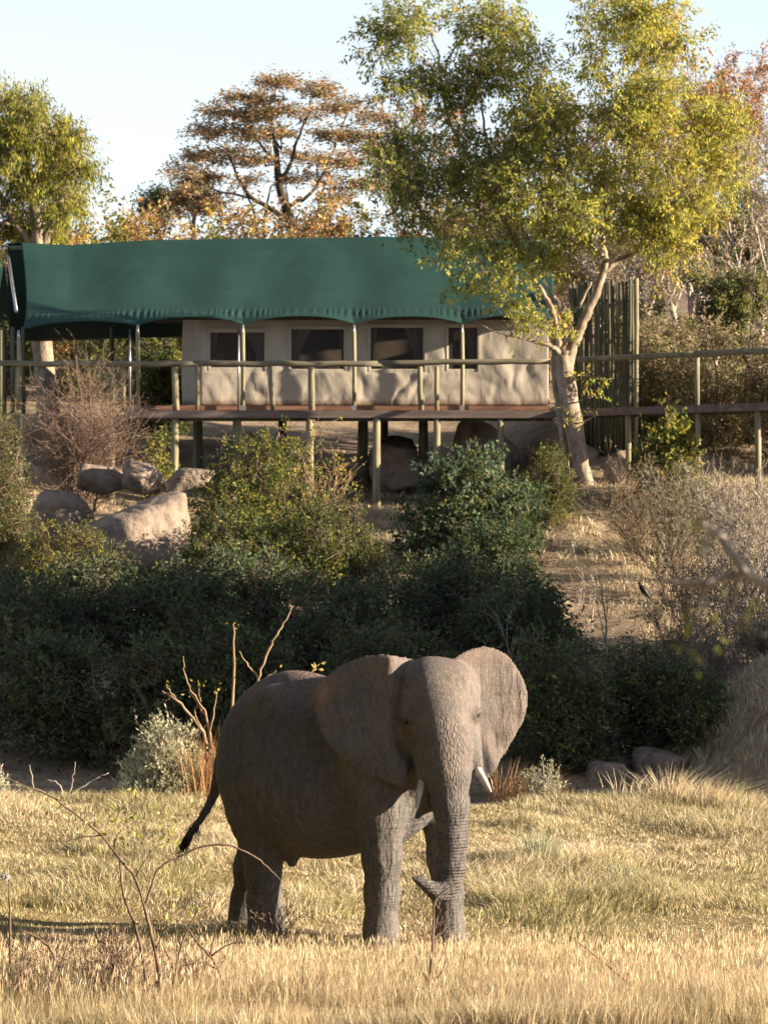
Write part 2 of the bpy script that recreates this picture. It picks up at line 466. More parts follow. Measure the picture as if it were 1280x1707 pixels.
# ------------------------------------------------------------------ safari tent on its timber deck
YR_ = 83.4                                   # railing line
ZD = at(0, 684, YR_)[2]                      # deck floor
YE, YW, YRIDGE, YB = 84.0, 84.75, 87.0, 90.2 # eave, front canvas wall, ridge, back eave
tent = empty('safari_tent', (at(470, 0, 86)[0], 86, ZD))
tag(tent, 'long canvas safari tent under a dark green fly sheet on the deck', 'tent')
POLES = [32, 230, 405, 590, 770, 928]
def fly_sheet():
    nu, nv = 420, 64
    u = np.linspace(0, 1, nu)[None]; v = np.linspace(0, 2, nv)[:, None]       # v: 0 front eave, 1 ridge, 2 back eave
    vf = np.clip(v, 0, 1)
    left = np.where(v <= 1, 40 - 26 * vf**2.0, 14 - 20 * np.clip(v - 1, 0, 1)**.8)
    right = 928 + 0 * v
    xe = (left - 640) * np.where(v <= 1, YE, YRIDGE) / F
    xr = (right - 640) * YE / F
    X = xe * (1 - u) + xr * u
    pe = 640 + X * F / YE
    poles = np.array(POLES, float)
    k = np.clip(np.searchsorted(poles, np.clip(pe, 33, 927)) - 1, 0, len(poles) - 2)
    t = np.clip((pe - poles[k]) / (poles[k + 1] - poles[k]), 0, 1)
    sc = np.where(k == 0, np.sin(np.pi * t)**.8 * 10, np.sin(np.pi * t)**.7 * 12)
    eave_py = np.interp(pe, [30, 230, 400, 900], [549, 541, 539, 538]) - sc * np.exp(-vf / .16) - 5 * (1 - np.exp(-vf / .16))
    ridge_py = np.interp(pe, [14, 60, 105, 200, 330, 500, 640, 800, 930], [401, 404, 405.5, 399, 396, 393.5, 392, 394, 401])
    zE = HC - (eave_py - HOR) * YE / F; zR = HC - (ridge_py - HOR) * YRIDGE / F
    sag = .30 * np.sin(np.pi * vf)**1.1
    zf = zE + (zR - zE) * vf - sag; Yf = YE + (YRIDGE - YE) * vf
    w = np.clip(v - 1, 0, 1)
    zb = zR + (zE - .25 - zR) * w - .30 * np.sin(np.pi * w); Yb = YRIDGE + (YB - YRIDGE) * w
    Z = np.where(v <= 1, zf, zb); Y = np.where(v <= 1, Yf, Yb) + 0 * X
    # puckers above each pole, slack ripples
    dpole = np.min(np.abs(pe[..., None] - poles), -1)
    pk = np.exp(-(dpole / 48)**2) * np.exp(-((vf - .16) / .07)**2) * np.sin(pe * .62 + np.sin(pe * .07) * 2)
    pk = pk + .35 * np.exp(-((vf - .15) / .05)**2) * np.sin(pe * .5 + 3 * np.sin(pe * .031)) * (fbm(pe * .02, pe * 0) > .45)
    slack = .05 * (fbm(X * .6, v * 2.2) - .5) + .02 * np.sin(X * 3.1) * np.sin(np.pi * vf)
    pull = -.03 * np.exp(-(dpole / 30)**2) * np.exp(-vf / .15)
    off = np.where(v <= 1, .017 * pk * (.4 + 1.1 * fbm(pe * .012, pe * 0 + 4)) + slack + pull, slack)
    Y = Y - off * .8; Z = Z + off * .6
    i = (np.arange(nv - 1)[:, None] * nu + np.arange(nu - 1)[None]).ravel()
    m = MB(); m.add(np.stack([X, Y, Z], -1).reshape(-1, 3), np.stack([i, i + 1, i + nu + 1, i + nu], 1))
    o = m.build('fly_sheet', M['green_canvas'], tent, smooth_shade=True)
    s = o.modifiers.new('thickness', 'SOLIDIFY'); s.thickness = .012
    # rolled hem along the front eave
    h = MB(); tube(h, np.stack([X[0], Y[0] - .008, Z[0]], -1)[::2], .016, 6)
    h.build('hem', M['green_canvas'], o, smooth_shade=True)
fly_sheet()

WIN = [(350, 442, 553, 601), (484, 575, 549, 602), (616, 707, 546, 603), (746, 796, 545, 602)]
def canvas_wall():
    x0, x1 = at(335, 0, YW)[0], at(913, 0, YW)[0]
    z0, z1 = ZD + .10, at(0, 528, YW)[2]
    xs = np.arange(x0, x1 + .02, .035); zs = np.arange(z0, z1 + .02, .035)
    X, Z = np.meshgrid(xs, zs)
    px = 640 + X * F / YW; py = HOR + (HC - Z) * F / YW
    h = (Z - z0) / (z1 - z0)
    # cloth hangs in folds that spread from the tie points and slacken towards the floor
    a1 = fbm(X * .9 + 2, Z * .7 + X * .35, 3) - .5; a2 = fbm(X * 2.6 + Z * 1.3, Z * .9 + 7, 3) - .5; a3 = fbm(X * 1.4 - Z * .9 + 20, Z * 1.1, 2) - .5
    Y = YW - .09 * a1 - .05 * a2 * smooth(1.0, .35, h) - .025 * np.abs(np.sin(X * 3.1 + Z * 1.6 + 7 * a3)) * smooth(.8, .3, h) * (.5 + fbm(X * .6, Z * .3))
    keep = np.ones(X.shape, bool)
    for a_, b_, c_, d_ in WIN:
        keep &= ~((px > a_) & (px < b_) & (py > c_) & (py < d_ + 14))
        Y = np.where((px > a_ - 6) & (px < b_ + 6) & (py > c_ - 5) & (py < d_ + 18), YW + (Y - YW) * .3, Y)
    nu = len(xs); i = (np.arange(len(zs) - 1)[:, None] * nu + np.arange(nu - 1)[None])
    ok = (keep[:-1, :-1] | keep[1:, 1:]).ravel(); i = i.ravel()[ok]
    m = MB(); m.add(np.stack([X, Y, Z], -1).reshape(-1, 3), np.stack([i, i + 1, i + nu + 1, i + nu], 1))
    o = m.build('canvas_wall', M['tan_canvas'], tent, smooth_shade=True)
    s = o.modifiers.new('thickness', 'SOLIDIFY'); s.thickness = .01; s.offset = -1
    for a_, b_, c_, d_ in WIN:
        xa, xb = at(a_ - 3, 0, YW)[0], at(b_ + 3, 0, YW)[0]; za, zb = at(0, d_ + 17, YW)[2], at(0, c_ - 3, YW)[2]
        n = MB(); k = 14
        gx_ = np.linspace(xa, xb, k); gz_ = np.linspace(za, zb, 8); A, B = np.meshgrid(gx_, gz_)
        yy = YW + .07 + .02 * np.sin(A * 9 + B * 2)
        j = (np.arange(7)[:, None] * k + np.arange(k - 1)[None]).ravel()
        n.add(np.stack([A, yy, B], -1).reshape(-1, 3), np.stack([j, j + 1, j + k + 1, j + k], 1))
        w = n.build('window', M['net'], tent, smooth_shade=True)
        for s_, q_ in ((xa, 1), (xb, -1)):                  # curtain gathered to the side behind the net
            cu = MB(); kx = np.linspace(0, 1, 12)[None]; kz = np.linspace(0, 1, 8)[:, None]; wd_ = (.10 + .20 * np.abs(kz - .35)) * (1 if R.random() < .7 else 2.2)
            Xc = s_ + q_ * wd_ * kx; Yc = YW + .17 + .03 * np.sin(kx * 22) + 0 * kz; Zc = za + (zb - za) * kz + 0 * kx
            jj = (np.arange(7)[:, None] * 12 + np.arange(11)[None]).ravel(); cu.add(np.stack([Xc, Yc, Zc], -1).reshape(-1, 3), np.stack([jj, jj + 1, jj + 13, jj + 12], 1))
            cu.build('curtain', M['tan_canvas'], w, smooth_shade=True)
        fr = MB()                                           # zip border, and flap rolled up above the net
        tube(fr, [(xa - .01, YW - .03, zb + .03), (xb + .01, YW - .035, zb + .01)], .028, 8)
        fr.build('rolled_flap', M['tan_canvas'], w, smooth_shade=True)
        for s_ in (xa + .02, xb - .02):
            fz = MB(); box(fz, s_ - .012, s_ + .012, YW - .02, YW + .06, za, zb); fz.build('zip_border', M['tan_canvas'], w)
canvas_wall()
def cloth_panel(name, pa, pb, z0, z1, mat, amp=.04, parent=tent):
    """upright cloth between two ground points"""
    pa = np.array(pa, float); pb = np.array(pb, float)
    n = max(6, int(np.linalg.norm(pb - pa) / .06)); k = 20
    t = np.linspace(0, 1, n)[None]; h = np.linspace(0, 1, k)[:, None]
    d = unit(pb - pa); nrm = np.array([d[1], -d[0]])
    wv = amp * np.sin(t * n * .35 + 2 * fbm(t * 4, h * 1.5) * 3) * (1 - .5 * h)
    X = pa[0] + (pb[0] - pa[0]) * t + nrm[0] * wv; Y = pa[1] + (pb[1] - pa[1]) * t + nrm[1] * wv
    Z = z0 + (z1 - z0) * h + 0 * X
    i = (np.arange(k - 1)[:, None] * n + np.arange(n - 1)[None]).ravel()
    m = MB(); m.add(np.stack([X, Y, Z], -1).reshape(-1, 3), np.stack([i, i + 1, i + n + 1, i + n], 1))
    return m.build(name, mat, parent, smooth_shade=True)
zt = at(0, 526, YW)[2]
xL, xRt = at(335, 0, YW)[0], at(913, 0, YW)[0]
cloth_panel('door_flap', (at(306, 0, 85.9)[0], 85.9), (xL, YW + .01), ZD + .1, zt, M['tan_canvas'], .05)
cloth_panel('end_wall', (xRt, YW + .01), (xRt, 88.8), ZD + .1, zt, M['tan_canvas'])
cloth_panel('end_wall', (at(306, 0, 85.9)[0], 88.8), (at(306, 0, 85.9)[0], 85.92), ZD + .1, zt, M['tan_canvas'])
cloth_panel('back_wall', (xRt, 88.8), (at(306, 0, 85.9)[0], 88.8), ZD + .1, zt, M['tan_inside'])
# inner roof under the fly: low gable of tan cloth
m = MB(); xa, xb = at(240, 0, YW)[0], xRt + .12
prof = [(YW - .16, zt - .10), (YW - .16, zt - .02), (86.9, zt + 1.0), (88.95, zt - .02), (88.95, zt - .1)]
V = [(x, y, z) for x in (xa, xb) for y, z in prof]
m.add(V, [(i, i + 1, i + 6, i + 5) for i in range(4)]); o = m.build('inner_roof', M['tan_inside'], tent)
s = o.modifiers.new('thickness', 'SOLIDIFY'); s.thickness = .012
# eave poles with steel feet and straps
for px in POLES:
    x = at(px, 0, YE)[0]; zt_ = at(0, 543 if px > 40 else 552, YE)[2]
    p = MB(); tube(p, [(x, YE, ZD), (x + .01, YE, ZD + .8), (x, YE, zt_ - .12)], .045, 10)
    p = p.build('eave_pole', M['pole'], tent, smooth_shade=True)
    f = MB(); tube(f, [(x, YE, zt_ - .30), (x, YE, zt_ + .02)], .03, 8); f.build('pole_bracket', M['steel'], p, smooth_shade=True)
    f = MB(); box(f, x - .055, x + .055, YE - .055, YE + .055, ZD + .001, ZD + .10); f.build('pole_foot', M['steel'], p)
for px in (217, 398):
    x = at(px, 0, YE + .3)[0]
    p = MB(); tube(p, [(x, YE + .3, ZD), (x, YE + .3, at(0, 548, YE)[2])], .025, 8); p.build('steel_pole', M['steel'], tent, smooth_shade=True)
# posts at the back and an end rafter seen through the open gable
for px, Y in ((8, 88.5), (22, 85.6), (40, 88.5), (187, 88.4)):
    x = at(px, 0, Y)[0]; p = MB(); tube(p, [(x, Y, ZD - .1), (x, Y, at(0, 545, Y)[2])], .05, 8); p.build('tent_post', M['pole_dark'], tent, smooth_shade=True)
p = MB(); tube(p, [at(14, 425, 86.9), at(28, 520, 84.4)], .035, 8); p.build('rafter', M['steel'], tent, smooth_shade=True)
p = MB(); tube(p, [at(16, 404, 87.0) + [0, 0, -.12], at(920, 404, 87.0) + [0, 0, -.12]], .05, 8); p.build('ridge_pole', M['pole_dark'], tent, smooth_shade=True)
# second tent of the camp: only a sliver of its fly shows past the first
t2 = empty('neighbouring_tent', (at(-60, 0, 95)[0], 95, 5.3))
tag(t2, 'sliver of another green tent showing past the open gable', 'tent')
m = MB(); A = at(-160, 470, 95); B = at(4, 462, 95)
V = []
for x in (A[0], B[0]):
    for y, z in ((93, 7.2), (94, 8.0), (95.5, 9.0), (97, 8.0), (98, 7.2)): V.append((x, y, z))
m.add(V, [(i, i + 1, i + 6, i + 5) for i in range(4)]); o = m.build('fly_sheet', M['green_canvas'], t2)
s = o.modifiers.new('thickness', 'SOLIDIFY'); s.thickness = .02
for px, Y in ((-150, 93.1), (2, 93.1), (-150, 97.9), (2, 97.9)):
    x = at(px, 0, Y)[0]; p = MB(); tube(p, [(x, Y, gz1(x, Y) - .1), (x, Y, 7.25)], .05, 8); p.build('tent_post', M['pole_dark'], t2)
cloth_panel('canvas_wall', (A[0] + .2, 93.6), (B[0] - .1, 93.6), 5.2, 7.6, M['tan_canvas'], .04, t2)

# ---- deck
deck = empty('timber_deck', (at(470, 0, YR_)[0], YR_, ground_z(np.array([at(470, 0, YR_)[0]]), np.array([YR_]))[0]))
tag(deck, 'raised timber deck on round posts with log handrail in front of the tent', 'deck')
dx0, dx1 = at(208, 0, YR_)[0], at(925, 0, YR_)[0]
pw = .138
plank_me = None
n = int((dx1 - dx0) / pw)
for i in range(n):                                                 # floor planks laid front to back
    if plank_me is None:
        m = MB(); box(m, -pw / 2 + .004, pw / 2 - .004, 0, 6.2, -.035, 0); plank_me = m.mesh('plank'); plank_me.materials.append(M['plank'])
    o = bpy.data.objects.new('plank', plank_me); COL.objects.link(o); o.parent = deck
    o.location = [dx0 + pw * (i + .5) - deck.location[0], YR_ - .07 - deck.location[1], ZD + R.uniform(-.004, .002) - deck.location[2]]
m = MB(); box(m, dx0, dx1, YR_ - .105, YR_ - .075, ZD - .165, ZD - .012); m.build('fascia_board', M['fascia'], deck)
for yy in (YR_ + .25, YR_ + 2.5, YR_ + 5):
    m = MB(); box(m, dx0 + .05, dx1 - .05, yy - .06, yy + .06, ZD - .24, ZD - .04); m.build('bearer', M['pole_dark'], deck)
m = MB(); box(m, at(205, 0, 84.6)[0], at(915, 0, 84.6)[0], 84.42, 84.49, ZD + .003, ZD + .095); m.build('platform_step', M['red_board'], deck)
m = MB(); box(m, at(205, 0, 84.6)[0] + .01, at(915, 0, 84.6)[0] - .01, 84.495, 89.3, ZD + .003, ZD + .085); m.build('tent_floor', M['red_board'], deck)
def log(px0, py0, px1, py1, Y0, Y1, r0, r1, name, mat, parent, n=8):
    a_ = at(px0, py0, Y0); b_ = at(px1, py1, Y1); L = np.linalg.norm(b_ - a_); k = max(3, int(L / .5) + 2)
    t = np.linspace(0, 1, k)[:, None]; P = a_ * (1 - t) + b_ * t
    P[1:-1] += R.normal(0, .010, (k - 2, 3))
    m = MB(); tube(m, P, np.linspace(r0, r1, k) * (1 + R.normal(0, .04, k)), n)
    return m.build(name, mat, parent, smooth_shade=True)
yr = YR_ + .03
log(-60, 606, 330, 607, yr, yr, .062, .066, 'handrail', M['rail'], deck)
log(324, 606, 640, 606, yr + .005, yr, .066, .062, 'handrail', M['rail'], deck)
log(632, 605.5, 926, 602, yr, yr - .05, .064, .060, 'handrail', M['rail'], deck)
for px, px2, r in ((30, 30, .048), (187, 189, .06), (205, 206, .048), (292, 294, .072), (329, 329, .05), (449, 455, .058), (519, 520, .075), (700, 702, .062), (728, 728, .05)):
    log(px2, 684, px, 611, yr + .01, yr, r, r * .95, 'rail_post', M['pole'], deck)
def support(px, Y, top_py, r, mat, parent, name='support_post'):
    a_ = at(px, top_py, Y); b_ = np.array([a_[0], Y, gz1(a_[0], Y) - .15])
    m = MB(); t = np.linspace(0, 1, 5)[:, None]; P = a_ * (1 - t) + b_ * t; P[1:-1, :2] += R.normal(0, .008, (3, 2))
    tube(m, P, [r * .95, r, r * 1.02, r * 1.05, r * 1.05], 9); return m.build(name, mat, parent, smooth_shade=True)
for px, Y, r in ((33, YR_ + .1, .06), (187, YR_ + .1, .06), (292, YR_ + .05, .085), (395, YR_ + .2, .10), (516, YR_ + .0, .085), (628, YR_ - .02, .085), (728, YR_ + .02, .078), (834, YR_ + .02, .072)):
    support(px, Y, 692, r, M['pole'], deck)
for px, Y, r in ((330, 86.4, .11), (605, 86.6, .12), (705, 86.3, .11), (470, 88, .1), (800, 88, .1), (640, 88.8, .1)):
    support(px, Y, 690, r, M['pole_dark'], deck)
# ---- walkway that leads off to the right, coming forward
walk = empty('timber_walkway', (*at(1090, 0, 81.5)[:2], 2.9))
tag(walk, 'timber walkway with log handrail leading away past the pole screen', 'walkway')
wa, wb = at(925, 683, YR_ - .1), at(1400, 667, 78.6)
wd = unit((wb - wa)[:2]); wn = np.array([-wd[1], wd[0]])
Lw = np.linalg.norm((wb - wa)[:2]); nw = int(Lw / pw)
ang = math.atan2(wd[1], wd[0])
wm = MB(); box(wm, -pw / 2 + .004, pw / 2 - .004, 0, 1.5, -.035, 0); wm = wm.mesh('plank'); wm.materials.append(M['plank'])
for i in range(nw):
    c = wa + (wb - wa) * ((i + .5) / nw)
    o = bpy.data.objects.new('plank', wm); COL.objects.link(o); o.parent = walk
    o.location = [c[0] - walk.location[0], c[1] - walk.location[1], c[2] + R.uniform(-.004, .002) - walk.location[2]]; o.rotation_euler = (0, 0, ang)
def beam(name, a_, b_, inset, drop0, drop1, thick, mat):
    m = MB(); V = []
    for p in (a_, b_):
        for s_ in (0, thick):
            for dz in (-drop1, -drop0):
                V.append((p[0] + wn[0] * (inset + s_), p[1] + wn[1] * (inset + s_), p[2] + dz))
    m.add(V, [(0, 4, 5, 1), (2, 3, 7, 6), (0, 2, 6, 4), (1, 5, 7, 3), (0, 1, 3, 2), (4, 6, 7, 5)]); m.build(name, mat, walk)
beam('fascia_board', wa, wb, -.035, .012, .16, .03, M['fascia'])
beam('bearer', wa, wb, .35, .04, .2, .1, M['pole_dark']); beam('bearer', wa, wb, 1.2, .04, .2, .1, M['pole_dark'])
def wpt(px):          # point of the walkway's front edge in a photo column
    t = np.linspace(0, 1, 400); P = wa + (wb - wa) * t[:, None]
    return P[np.argmin(np.abs(640 + P[:, 0] / P[:, 1] * F - px))]
p0, p1, p2 = wpt(926), wpt(1160), wpt(1395)
for a_, b_, h0, h1, r in ((p0, p1, 1.07, 1.07, .062), (p1 - (p1 - p0) * .02, p2, 1.08, 1.06, .07)):
    m = MB(); t = np.linspace(0, 1, 9)[:, None]; P = a_ * (1 - t) + b_ * t; P[:, 2] += np.linspace(h0, h1, 9); P[1:-1] += R.normal(0, .008, (7, 3)); P[:, :2] += wn * .06
    tube(m, P, r, 9); m.build('handrail', M['rail'], walk, smooth_shade=True)
for px, r in ((1158, .055), (1330, .055)):
    p = wpt(px); m = MB(); tube(m, [p + [wn[0] * .06, wn[1] * .06, .0], p + [wn[0] * .06, wn[1] * .06, 1.03]], r, 9); m.build('rail_post', M['pole'], walk, smooth_shade=True)
for px, r in ((1042, .062), (1158, .055), (1258, .068), (1350, .07)):
    p = wpt(px); x, y = p[0] + wn[0] * .08, p[1] + wn[1] * .08
    m = MB(); tube(m, [(x, y, gz1(x, y) - .15), (x + .01, y, (gz1(x, y) + p[2]) / 2), (x, y, p[2] - .04)], r, 9); m.build('support_post', M['pole'], walk, smooth_shade=True)
# ---- screen of upright poles
scr = empty('pole_screen', (*at(1010, 0, 85.3)[:2], ZD - .4))
tag(scr, 'tall screen of dark upright poles with uneven tops beside the tent', 'screen')
scr.location[2] = gz1(scr.location[0], 85.3)
px = 950.0
while px < 1056:
    Y = 85.3 + R.uniform(-.05, .05) - (px - 950) * .006; tp = 470 + R.normal(0, 5) + (6 if px < 985 else 0); r = R.uniform(.030, .052)
    a_ = at(px + R.normal(0, 1.2), tp, Y); b_ = at(px, 690, Y); b_[2] = gz1(b_[0], Y) - .1
    m = MB(); t = np.linspace(0, 1, 6)[:, None]; P = a_ * (1 - t) + b_ * t; P[1:-1, :2] += R.normal(0, .012, (4, 2)); tube(m, P, np.linspace(r * .8, r * 1.1, 6), 7)
    m.build('pole', M['pole_dark'], scr, smooth_shade=True)
    px += r * 2 * 75 + R.uniform(-2.2, .8)
p = MB(); a_ = at(1060, 464, 84.5); b_ = at(1059, 700, 84.5); b_[2] = gz1(b_[0], 84.5) - .1
tube(p, [a_, (a_ + b_) / 2 + [.01, 0, 0], b_], .052, 9); p.build('corner_post', M['pole'], scr, smooth_shade=True)
for py in (500, 560, 640):
    p = MB(); tube(p, [at(948, py, 85.42), at(1058, py + 1, 84.72)], .035, 7); p.build('cross_rail', M['pole_dark'], scr, smooth_shade=True)

# ------------------------------------------------------------------ plants: generators
def rnd_dir(n):
    return unit(R.normal(0, 1, (n, 3)))

def segs(mb, A, B, ra, rb, col=(.5, .5, .5), thin=False):
    """many thin twigs at once: three-sided, or a single blade where they are hair-thin"""
    A = np.asarray(A, float); B = np.asarray(B, float); n = len(A)
    if n == 0: return
    if thin:
        o = unit(np.cross(B - A, rnd_dir(n))); ra = np.broadcast_to(ra, (n,))[:, None]; rb = np.broadcast_to(rb, (n,))[:, None]
        mb.add(np.stack([A - o * ra, A + o * ra, B + o * rb, B - o * rb], 1).reshape(-1, 3), np.arange(n * 4).reshape(n, 4), None, col); return
    T = unit(B - A); ref = np.where(np.abs(T[:, 2:3]) < .9, [[0., 0, 1]], [[1., 0, 0]])
    U = unit(np.cross(T, ref)); W = np.cross(T, U)
    ra = np.broadcast_to(ra, (n,)); rb = np.broadcast_to(rb, (n,))
    V = np.zeros((n, 6, 3))
    for k in range(3):
        o = math.cos(k * 2.0944) * U + math.sin(k * 2.0944) * W
        V[:, k] = A + o * ra[:, None]; V[:, 3 + k] = B + o * rb[:, None]
    b = np.arange(n)[:, None] * 6
    Q = np.concatenate([b + np.array([[k, (k + 1) % 3, 3 + (k + 1) % 3, 3 + k]]) for k in range(3)])
    mb.add(V.reshape(-1, 3), Q, None, col)

def add_leaves(mb, P, A, L, Wd, col, fold=.15):
    n = len(P)
    nr = unit(np.cross(A, rnd_dir(n))); sd = np.cross(A, nr)
    L = np.broadcast_to(L, (n,))[:, None]; Wd = np.broadcast_to(Wd, (n,))[:, None]
    V = np.stack([P, P + A * L * .45 + sd * Wd * .5 + nr * Wd * fold, P + A * L - nr * L * .08, P + A * L * .45 - sd * Wd * .5 + nr * Wd * fold], 1)
    mb.add(V.reshape(-1, 3), np.arange(n * 4).reshape(n, 4), None, col)

def pick_col(n_tw, n_leaf, pal, wts, jit=.25, which=None):
    pal = np.asarray(pal, float); w = np.asarray(wts, float); w = w / w.sum()
    k = R.choice(len(pal), n_tw, p=w) if which is None else which
    c = np.repeat(pal[k], n_leaf, 0)
    mix = R.random(len(c)) < .22
    c[mix] = pal[R.choice(len(pal), mix.sum(), p=w)]
    return c * np.exp(R.normal(0, jit, (len(c), 1))) * (1 + R.normal(0, .06, (len(c), 3)))

def nearest(P, Qp):
    out = np.zeros(len(P), int)
    P = P.astype(np.float32); Qp = Qp.astype(np.float32); q2 = (Qp**2).sum(1)
    for s in range(0, len(P), 400):
        out[s:s + 400] = np.argmin(q2[None] - 2 * (P[s:s + 400] @ Qp.T), 1)
    return out

def foliage(wood, crown, limbs, C, RR, n_tw, n_leaf, Lf, Wf, pal, wts, twl=.35, droop=.5, shell=.5, lift=.15, nsub=6, br=.035, which_fn=None, twr=.004, flat=False, jit=.25, reach=1.0):
    """limbs: sample points (n,4: xyz radius) of the main wood; C, RR: clump centres and radii"""
    C = np.asarray(C, float); RR = np.asarray(RR, float)
    sub_pts = []
    L3 = limbs[:, :3]
    for c, r in zip(C, RR):
        d = np.linalg.norm(L3 - c, axis=1) + 1.2 * np.clip(L3[:, 2] - c[2], 0, 9)
        i = int(np.argmin(d)); a = L3[i]; D = np.linalg.norm(c - a)
        if D > .05:
            mid = (a + c) / 2 + R.normal(0, .10, 3) * D + [0, 0, -.08 * D]
            sp = spline([a, mid, c], 5)
            r0 = min(limbs[i, 3] * .7, br * (.6 + .4 * D))
            tube(wood, sp, np.linspace(max(r0, .012), .012, len(sp)), 3 if r0 < .02 else 5, cap=False); sub_pts.append(sp)
        for k in range(nsub):
            e = c + rnd_dir(1)[0] * r * .85
            mid = (c + e) / 2 + R.normal(0, .12, 3) * r
            sp = spline([c, mid, e], 3); sub_pts.append(sp)
            segs(wood, sp[:-1], sp[1:], .012, .007, thin=True)
    S_ = np.concatenate(sub_pts)
    vol = (RR.prod(1))**(2 / 3); idx = R.choice(len(C), n_tw, p=vol / vol.sum())
    d = rnd_dir(n_tw); u = R.random((n_tw, 1))**shell
    # clumpy: keep twigs where a lumpy field is high
    P = C[idx] + RR[idx] * d * u * reach
    keep = (fbm(P[:, 0] * 1.9 + P[:, 1] * .7, P[:, 2] * 1.9 + P[:, 1] * .5, 2) + R.random(n_tw) * .35) > .52
    P = P[keep]; d = d[keep]; n_tw = len(P)
    D = unit(d * .6 + rnd_dir(n_tw) * .6 + [0, 0, lift])
    if flat: D[:, 2] *= .25; D = unit(D)
    tl = twl * R.uniform(.6, 1.3, (n_tw, 1))
    j = nearest(P, S_); segs(wood, S_[j], P, .006, twr, thin=True)
    segs(wood, P, P + D * tl, twr, twr * .4, thin=True)
    t = R.random((n_tw, n_leaf, 1))
    Lp = (P[:, None] + D[:, None] * tl[:, None] * t + R.normal(0, twl * .09, (n_tw, n_leaf, 3)) + np.array([0, 0, -droop * .12]) * t * tl[:, None]).reshape(-1, 3)
    A = unit(np.repeat(D, n_leaf, 0) * .5 + rnd_dir(len(Lp)) * .75 + [0, 0, -droop])
    if flat: A[:, 2] *= .35; A = unit(A)
    sz = R.uniform(.65, 1.25, len(Lp))
    w = which_fn(P) if which_fn else None
    add_leaves(crown, Lp, A, Lf * sz, Wf * sz, pick_col(n_tw, n_leaf, pal, wts, jit, w))

def limb(wood, pts, n=8, k=5, col=(.5, .5, .5)):
    sp = spline(pts, k)
    sp[1:-1, :3] += R.normal(0, .012, (len(sp) - 2, 3))
    tube(wood, sp[:, :3], np.maximum(sp[:, 3], .004), n)
    return sp

def finish(root, wood, crown, bark, leafm, wname='trunk', cname='crown'):
    if wood is not None and wood.n: wood.build(wname, bark, root, smooth_shade=True)
    if crown is not None and crown.n: crown.build(cname, leafm, root)

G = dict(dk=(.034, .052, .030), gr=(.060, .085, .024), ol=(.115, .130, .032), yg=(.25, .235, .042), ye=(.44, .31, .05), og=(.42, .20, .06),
         ru=(.24, .105, .05), bl=(.065, .10, .058), si=(.30, .31, .22), br=(.17, .11, .07), st=(.40, .30, .16), kh=(.15, .13, .055))

def bush(name, label, cat, px, Y, w_px, top_py, n_tw, pal, wts, Lf=.05, Wf=.026, n_leaf=9, mat='leaf', bark='twig_brown', depth=None, nclump=16, group=None, droop=.25, base_py=None, twl=.28, seed_shape=.5, jit=.25, lumps=.42):
    b = on_ground(px, Y); top = at(px, top_py, Y)[2]; H = top - b[2]; rx = w_px / 2 * Y / F; ry = depth or rx * .8
    root = empty(name, b); tag(root, label, cat, group)
    wood = MB(); crown = MB(); C = []; RR = []
    for k in range(nclump):
        d = rnd_dir(1)[0]; d[2] = abs(d[2]) * .95 + .05 if R.random() < .8 else R.uniform(.0, .25)
        q = R.uniform(.45, .8)
        r = lumps * R.uniform(.65, 1.15)
        C.append(b + [d[0] * rx * q, d[1] * ry * q, H * (.10 + d[2] * (.90 - .62 * r))])
        RR.append((rx * r, ry * r, H * r * .62))
    C.append(b + [0, 0, H * .45]); RR.append((rx * .5, ry * .5, H * .4))
    for k in range(nclump):                                  # shoots that break the outline
        d = rnd_dir(1)[0]; d[2] = abs(d[2]); q = R.uniform(.72, 1.02); r = R.uniform(.07, .17)
        C.append(b + [d[0] * rx * q, d[1] * ry * q, H * (.12 + .92 * d[2] * q)]); RR.append((rx * r, ry * r, H * r * 1.2))
    pts = []
    for k in range(7):
        e = C[R.integers(0, len(C))]
        sp = spline([(*(b + [R.normal(0, .12 * rx), R.normal(0, .12 * rx), -.05]), .035), (*((b + e) / 2 + R.normal(0, .1, 3) * rx), .026), (*e, .014)], 5)
        tube(wood, sp[:, :3], sp[:, 3], 5, cap=False); pts.append(sp)
    foliage(wood, crown, np.concatenate(pts), C, RR, n_tw, n_leaf, Lf, Wf, pal, wts, twl=twl, droop=droop, shell=.35, nsub=3, br=.016, jit=jit)
    # nothing hangs below the soil
    finish(root, wood, crown, M[bark], M[mat], 'stems', 'foliage')
    return root

